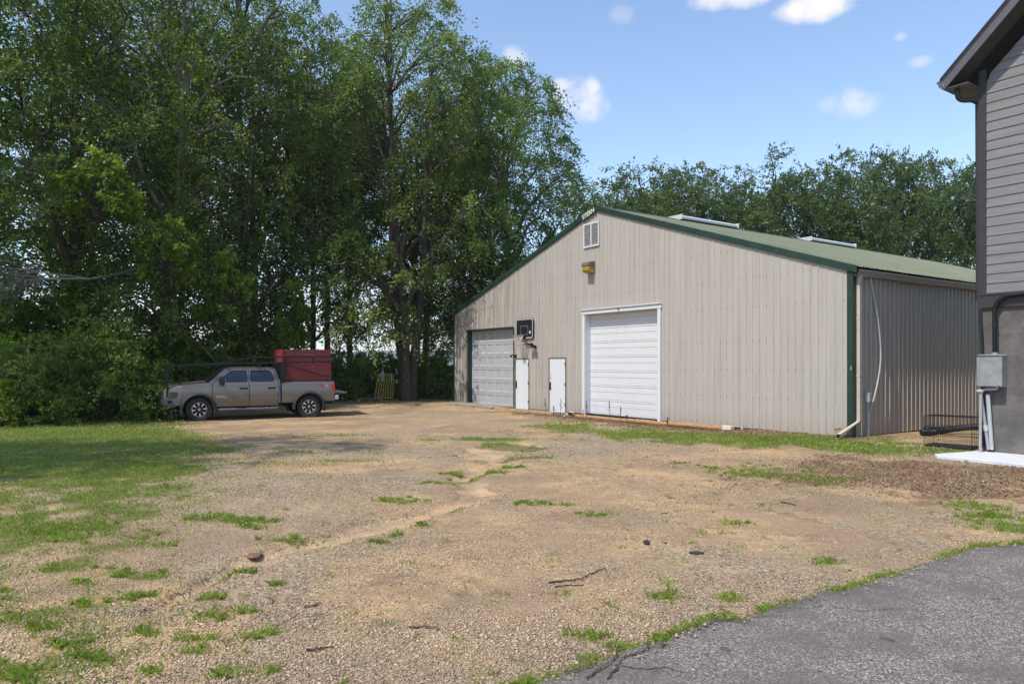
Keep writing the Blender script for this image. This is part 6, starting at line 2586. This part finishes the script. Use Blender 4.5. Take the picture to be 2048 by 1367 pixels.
def grass():
    rng = np.random.default_rng(77)
    Vs, Fs, Ts, off = [], [], [], 0

    def add(x, y, h0, h1, w, dark=0):
        nonlocal off
        u, v = shed_uv(x, y)
        ok = ~is_asphalt(x, y) & ~((v > -.02) & (u > -.1) & (u < 21)) & (rut_mask(x, y) < .8)
        x, y = x[ok], y[ok]
        n = len(x)
        g = fbm(x, y, 1.7, 91)
        h = (h0 + (h1 - h0) * rng.random(n) ** 1.6) * (.6 + .8 * g)
        tint = np.clip(.15 + .75 * (fbm(x, y, 2.6, 93) - .2) + rng.normal(0, .2, n) + .55 * (rng.random(n) < .1), 0, 1)
        V, F3, t = blades(x, y, h, w, rng, tint, .95)
        Vs.append(V)
        Fs.append(F3 + off)
        Ts.append(t)
        off += len(V)
    gm = grass_mask
    add(*sow(110000, -6.5, 6.5, 3.8, 8.2, rng, gm, 1.4), .012, .042, .0045)
    add(*sow(190000, -11, 8, 8, 14, rng, gm, 1.3), .015, .05, .0085)
    add(*sow(60000, 1, 11, 14, 24, rng, gm, 1.2), .02, .075, .014)
    add(*sow(120000, -17, 12, 14, 22, rng, gm, 1.3), .018, .06, .014)
    add(*sow(70000, -24, 12, 20, 31, rng, gm, 1.3), .025, .085, .022)
    # individual tufts, tighter and longer, at the green patches
    for cx_, cy_, a, b, s in PATCH_W:
        if cy_ > 13:
            continue
        n = int(min(2600, 7000 * a * b * s + 130))
        m = max(3, int(n / 42))
        tx, ty = rng.normal(cx_, a * .62, m), rng.normal(cy_, b * .75, m)
        k = rng.integers(0, m, n)
        r = .014 + .055 * rng.random(m) ** 2
        add(tx[k] + rng.normal(0, 1, n) * r[k], ty[k] + rng.normal(0, 1, n) * r[k], .015, .055, .0042 if cy_ < 8 else .0085)
        if cy_ < 9:                                  # broad weed leaves and loose outliers round each patch
            q = max(12, n // 12)
            add(rng.normal(cx_, a * .8, q), rng.normal(cy_, b * .9, q), .008, .03, .016)
            add(rng.normal(cx_, a * 1.5 + .05, q * 3), rng.normal(cy_, b * 1.8 + .05, q * 3), .006, .03, .0045)
    # stray tufts over the whole yard
    m = 1700
    tx, ty = rng.uniform(-10, 9, m), 4.0 + 16 * rng.random(m) ** 1.2
    keep = (fbm(tx, ty, .5, 99) + .5 * fbm(tx, ty, 2.1, 98) > .74)
    tx, ty = tx[keep], ty[keep]
    k = rng.integers(0, len(tx), len(tx) * 16)
    r = .02 + .04 * rng.random(len(tx))
    add(tx[k] + rng.normal(0, 1, len(k)) * r[k], ty[k] + rng.normal(0, 1, len(k)) * r[k], .01, .04, .006)
    # along the broken edge of the asphalt
    k = rng.integers(0, len(EDGE) - 1, 9000)
    t = rng.random(9000)
    E = np.array(EDGE)
    ex = E[k, 0] * (1 - t) + E[k + 1, 0] * t
    ey = E[k, 1] * (1 - t) + E[k + 1, 1] * t + np.abs(rng.normal(0, .07, 9000)) - .01
    c = fbm(ex, ey, 2.4, 101) > .44
    add(ex[c], ey[c], .012, .045, .005)
    me = np_mesh('grass', np.vstack(Vs), np.vstack(Fs), M['grass'], {'tint': np.concatenate(Ts)})
    stuff(link('grass', me))
    # dead weeds
    x, y = sow(130000, 0, 13, 10, 30, rng, weed_mask, 1.3)
    u, v = shed_uv(x, y)
    ok = ~((v > -.02) & (u > -.1))
    x, y = x[ok], y[ok]
    tint = np.clip(.45 * rng.random(len(x)) + .5 * fbm(x, y, 1.5, 97), 0, 1)
    V, F3, t = blades(x, y, rng.uniform(.01, .045, len(x)), .010, rng, tint, 1.9)
    stuff(link('dry_weeds', np_mesh('dry_weeds', V, F3, M['drygrass'], {'tint': t})))


grass()


def gravel():
    """loose stones lying on the yard, nearest ones as real pebbles"""
    rng = np.random.default_rng(55)
    m, N, L, b = new_mat('gravel_mat')
    at = N.new('ShaderNodeAttribute')
    at.attribute_name = 'tint'
    c = mixc(N, L, mrange(N, L, at.outputs['Fac'], 0, .5), (.24, .165, .11), (.47, .335, .215))
    c = mixc(N, L, mrange(N, L, at.outputs['Fac'], .5, 1), c, (.66, .52, .37))
    nz = lk(N, L, 'ShaderNodeTexNoise', Scale=60.0, Detail=3.0)
    c = mixc(N, L, mrange(N, L, nz.outputs[0], .4, .7, 0, .3), c, (.25, .19, .14))
    L.new(c, b.inputs['Base Color'])
    b.inputs['Roughness'].default_value = .85
    b.inputs['Specular IOR Level'].default_value = .25
    x, y = [], []
    for n, y0, y1 in ((60000, 3.6, 5.4), (70000, 5.4, 8), (50000, 8, 12), (30000, 12, 16)):
        px, py = rng.uniform(-.78, .78, n), y0 + (y1 - y0) * rng.random(n)
        x.append(px * py)
        y.append(py)
    x, y = np.concatenate(x), np.concatenate(y)
    d = fbm(x, y, 1.1, 111, 5)
    spill = (poly_dist(x, y, EDGE, [.16] * len(EDGE)) < rng.random(len(x)) * 1.2) & (rng.random(len(x)) < .3)
    keep = (rng.random(len(x)) < ss(.34, .62, d) * (1 - .93 * rut_mask(x, y)) * (1 - .6 * grass_mask(x, y)) + .03) & (~is_asphalt(x, y) | spill)
    x, y = x[keep], y[keep]
    n = len(x)
    s = (.004 + .0085 * rng.random(n) ** 2.2) * (.75 + .5 * d[keep]) * (1 + .5 * ss(8, 14, y))
    # template: a squashed rounded octahedron with a belt (14 triangles)
    belt = [(math.cos(a), math.sin(a), 0) for a in np.linspace(0, 2 * PI, 6)[:-1]]
    T = np.array([(0, 0, .62)] + belt + [(.12, .05, -.5)])
    tri = np.array([(0, 1 + k, 1 + (k + 1) % 5) for k in range(5)] + [(6, 1 + (k + 1) % 5, 1 + k) for k in range(5)])
    a = rng.uniform(0, 2 * PI, n)
    ca, sa = np.cos(a), np.sin(a)
    sx, sy, sz = rng.uniform(.8, 1.5, n), rng.uniform(.7, 1.1, n), rng.uniform(.55, 1.0, n)
    J = 1 + rng.normal(0, .14, (n, len(T)))
    P = T[None] * J[..., None]
    X, Y, Z = P[..., 0] * sx[:, None], P[..., 1] * sy[:, None], P[..., 2] * sz[:, None]
    tx, ty = rng.normal(0, .25, n)[:, None], rng.normal(0, .25, n)[:, None]
    Z = Z + X * tx + Y * ty
    V = np.stack([x[:, None] + s[:, None] * (X * ca[:, None] - Y * sa[:, None]), y[:, None] + s[:, None] * (X * sa[:, None] + Y * ca[:, None]),
                  np.maximum(gz(x, y), np.where(is_asphalt(x, y), .03, -9))[:, None] + s[:, None] * (Z + .22)], -1)
    Fc = (np.arange(n)[:, None, None] * len(T) + tri[None]).reshape(-1, 3)
    gm_ = grey_mask(x, y)
    tint = np.clip(rng.normal(.52, .3, n) - .22 * gm_, 0, 1)
    stuff(link('gravel', np_mesh('gravel', V.reshape(-1, 3), Fc, m, {'tint': np.repeat(tint, len(T))})))


gravel()


# ------------------------------------------------------------------ small litter on the yard
def twig(pts, r, label, mat='brownwood', group='sticks lying on the gravel'):
    P = [Vector((*G(*p), 0)) for p in pts]
    c = sum(P, Vector()) / len(P)
    t = thing('stick', label, 'stick', (c.x, c.y, gzf(c.x, c.y)), 0, group)
    rr = random.Random(int(pts[0][0]))
    Q = []
    for a, b in zip(P[:-1], P[1:]):
        for k in range(4):
            q = a.lerp(b, k / 4)
            Q.append(Vector((q.x - c.x + rr.uniform(-.006, .006), q.y - c.y + rr.uniform(-.006, .006), r * 1.1 + gzf(q.x, q.y) - gzf(c.x, c.y) + rr.uniform(0, .01))))
    q = P[-1]
    Q.append(Vector((q.x - c.x, q.y - c.y, r + gzf(q.x, q.y) - gzf(c.x, c.y))))
    MB().tube(Q, [r * (1 - .5 * k / len(Q)) for k in range(len(Q))], 5).build('wood', M[mat], t, smooth=True)


twig([(1098, 1164), (1130, 1161), (1162, 1157), (1180, 1147), (1210, 1135)], .008, 'long thin curved stick lying on the gravel in mid yard', 'clothdark')
twig([(1110, 1172), (1140, 1169), (1168, 1167)], .006, 'short thin stick beside the long curved stick', 'clothdark')
twig([(607, 1221), (625, 1218), (643, 1212)], .009, 'pale short stick lying alone on the gravel', 'brownwood')
twig([(818, 1258), (850, 1256), (880, 1260)], .010, 'dark stick in the leaf litter near the drive', 'brownwood')
twig([(612, 1306), (640, 1302), (668, 1296)], .007, 'thin dark stick nearest the photographer', 'clothdark')
twig([(1440, 1213), (1452, 1222), (1462, 1226)], .010, 'bent brown stick at the grassy asphalt edge', 'brownwood')
twig([(1322, 1027), (1335, 1025)], .006, 'tiny dark twig on the pale gravel', 'clothdark')
twig([(538, 1199), (545, 1211)], .011, 'stub of wood on the gravel below the dirt hump', 'brownwood')
twig([(1562, 1004), (1592, 1010)], .010, 'thin stick far out on the pale gravel', 'clothdark')


def lump(name, label, cat, px, py, rx, ry, rz, mat, seed, flat=.75):
    rng = np.random.default_rng(seed)
    x, y = G(px, py)
    t = thing(name, label, cat, (x, y, gzf(x, y)))
    mb = MB()
    ph = rng.uniform(0, 6.28, 6)
    def fn(u, v):
        a, e = 2 * PI * u, PI * (v - .5)
        r = 1 + .16 * math.sin(2 * a + ph[0]) * math.cos(e) + .13 * math.sin(3 * a + ph[1] + 2 * e) + .09 * math.sin(5 * a + ph[2] - 3 * e) * math.cos(e)
        return (rx * r * math.cos(a) * math.cos(e), ry * r * math.sin(a) * math.cos(e), rz * (r * math.sin(e) + flat))
    mb.grid(18, 10, fn)
    mb.build('body', mat, t, smooth='all')
    return t


lump('stone', 'round dark stone standing out on the pale gravel', 'stone', 1294, 1086, .032, .028, .028, M['pebble_dark'], 1)
s_ = lump('bark_piece', 'curled scrap of dark bark on the gravel near the dark stone', 'bark', 1392, 1104, .065, .035, .018, M['clothdark'], 2, .6)
lump('bark_piece', 'thin dark flake lying close to the round dark stone', 'bark', 1328, 1084, .03, .012, .008, M['clothdark'], 3)
lump('plastic_scrap', 'small orange scrap of plastic on the gravel', 'litter', 1345, 1118, .022, .010, .006, M['orange'], 4)
lump('dirt_clod', 'hump of damp brown earth by the washed sand', 'dirt clod', 508, 1110, .085, .07, .02, M['earth'], 5, .1)
lump('dead_leaf', 'curled brown leaf at the edge of the asphalt', 'leaf', 1262, 1286, .03, .02, .012, M['peeled'], 6)
lump('dead_leaf', 'pale brown leaf near the bent stick at the asphalt edge', 'leaf', 1476, 1223, .03, .018, .008, M['peeled'], 7)


# ------------------------------------------------------------------ air
def haze():
    mb = MB().box(-4200, 4200, -4200, 4200, -14, 118)
    m = bpy.data.materials.new('haze_air')
    m.use_nodes = True
    nt = m.node_tree
    nt.nodes.remove(nt.nodes['Principled BSDF'])
    v = nt.nodes.new('ShaderNodeVolumePrincipled')
    v.inputs['Color'].default_value = (.80, .88, 1.0, 1)
    v.inputs['Density'].default_value = .00022
    nt.links.new(v.outputs[0], nt.nodes['Material Output'].inputs['Volume'])
    stuff(mb.build('haze', m))


haze()
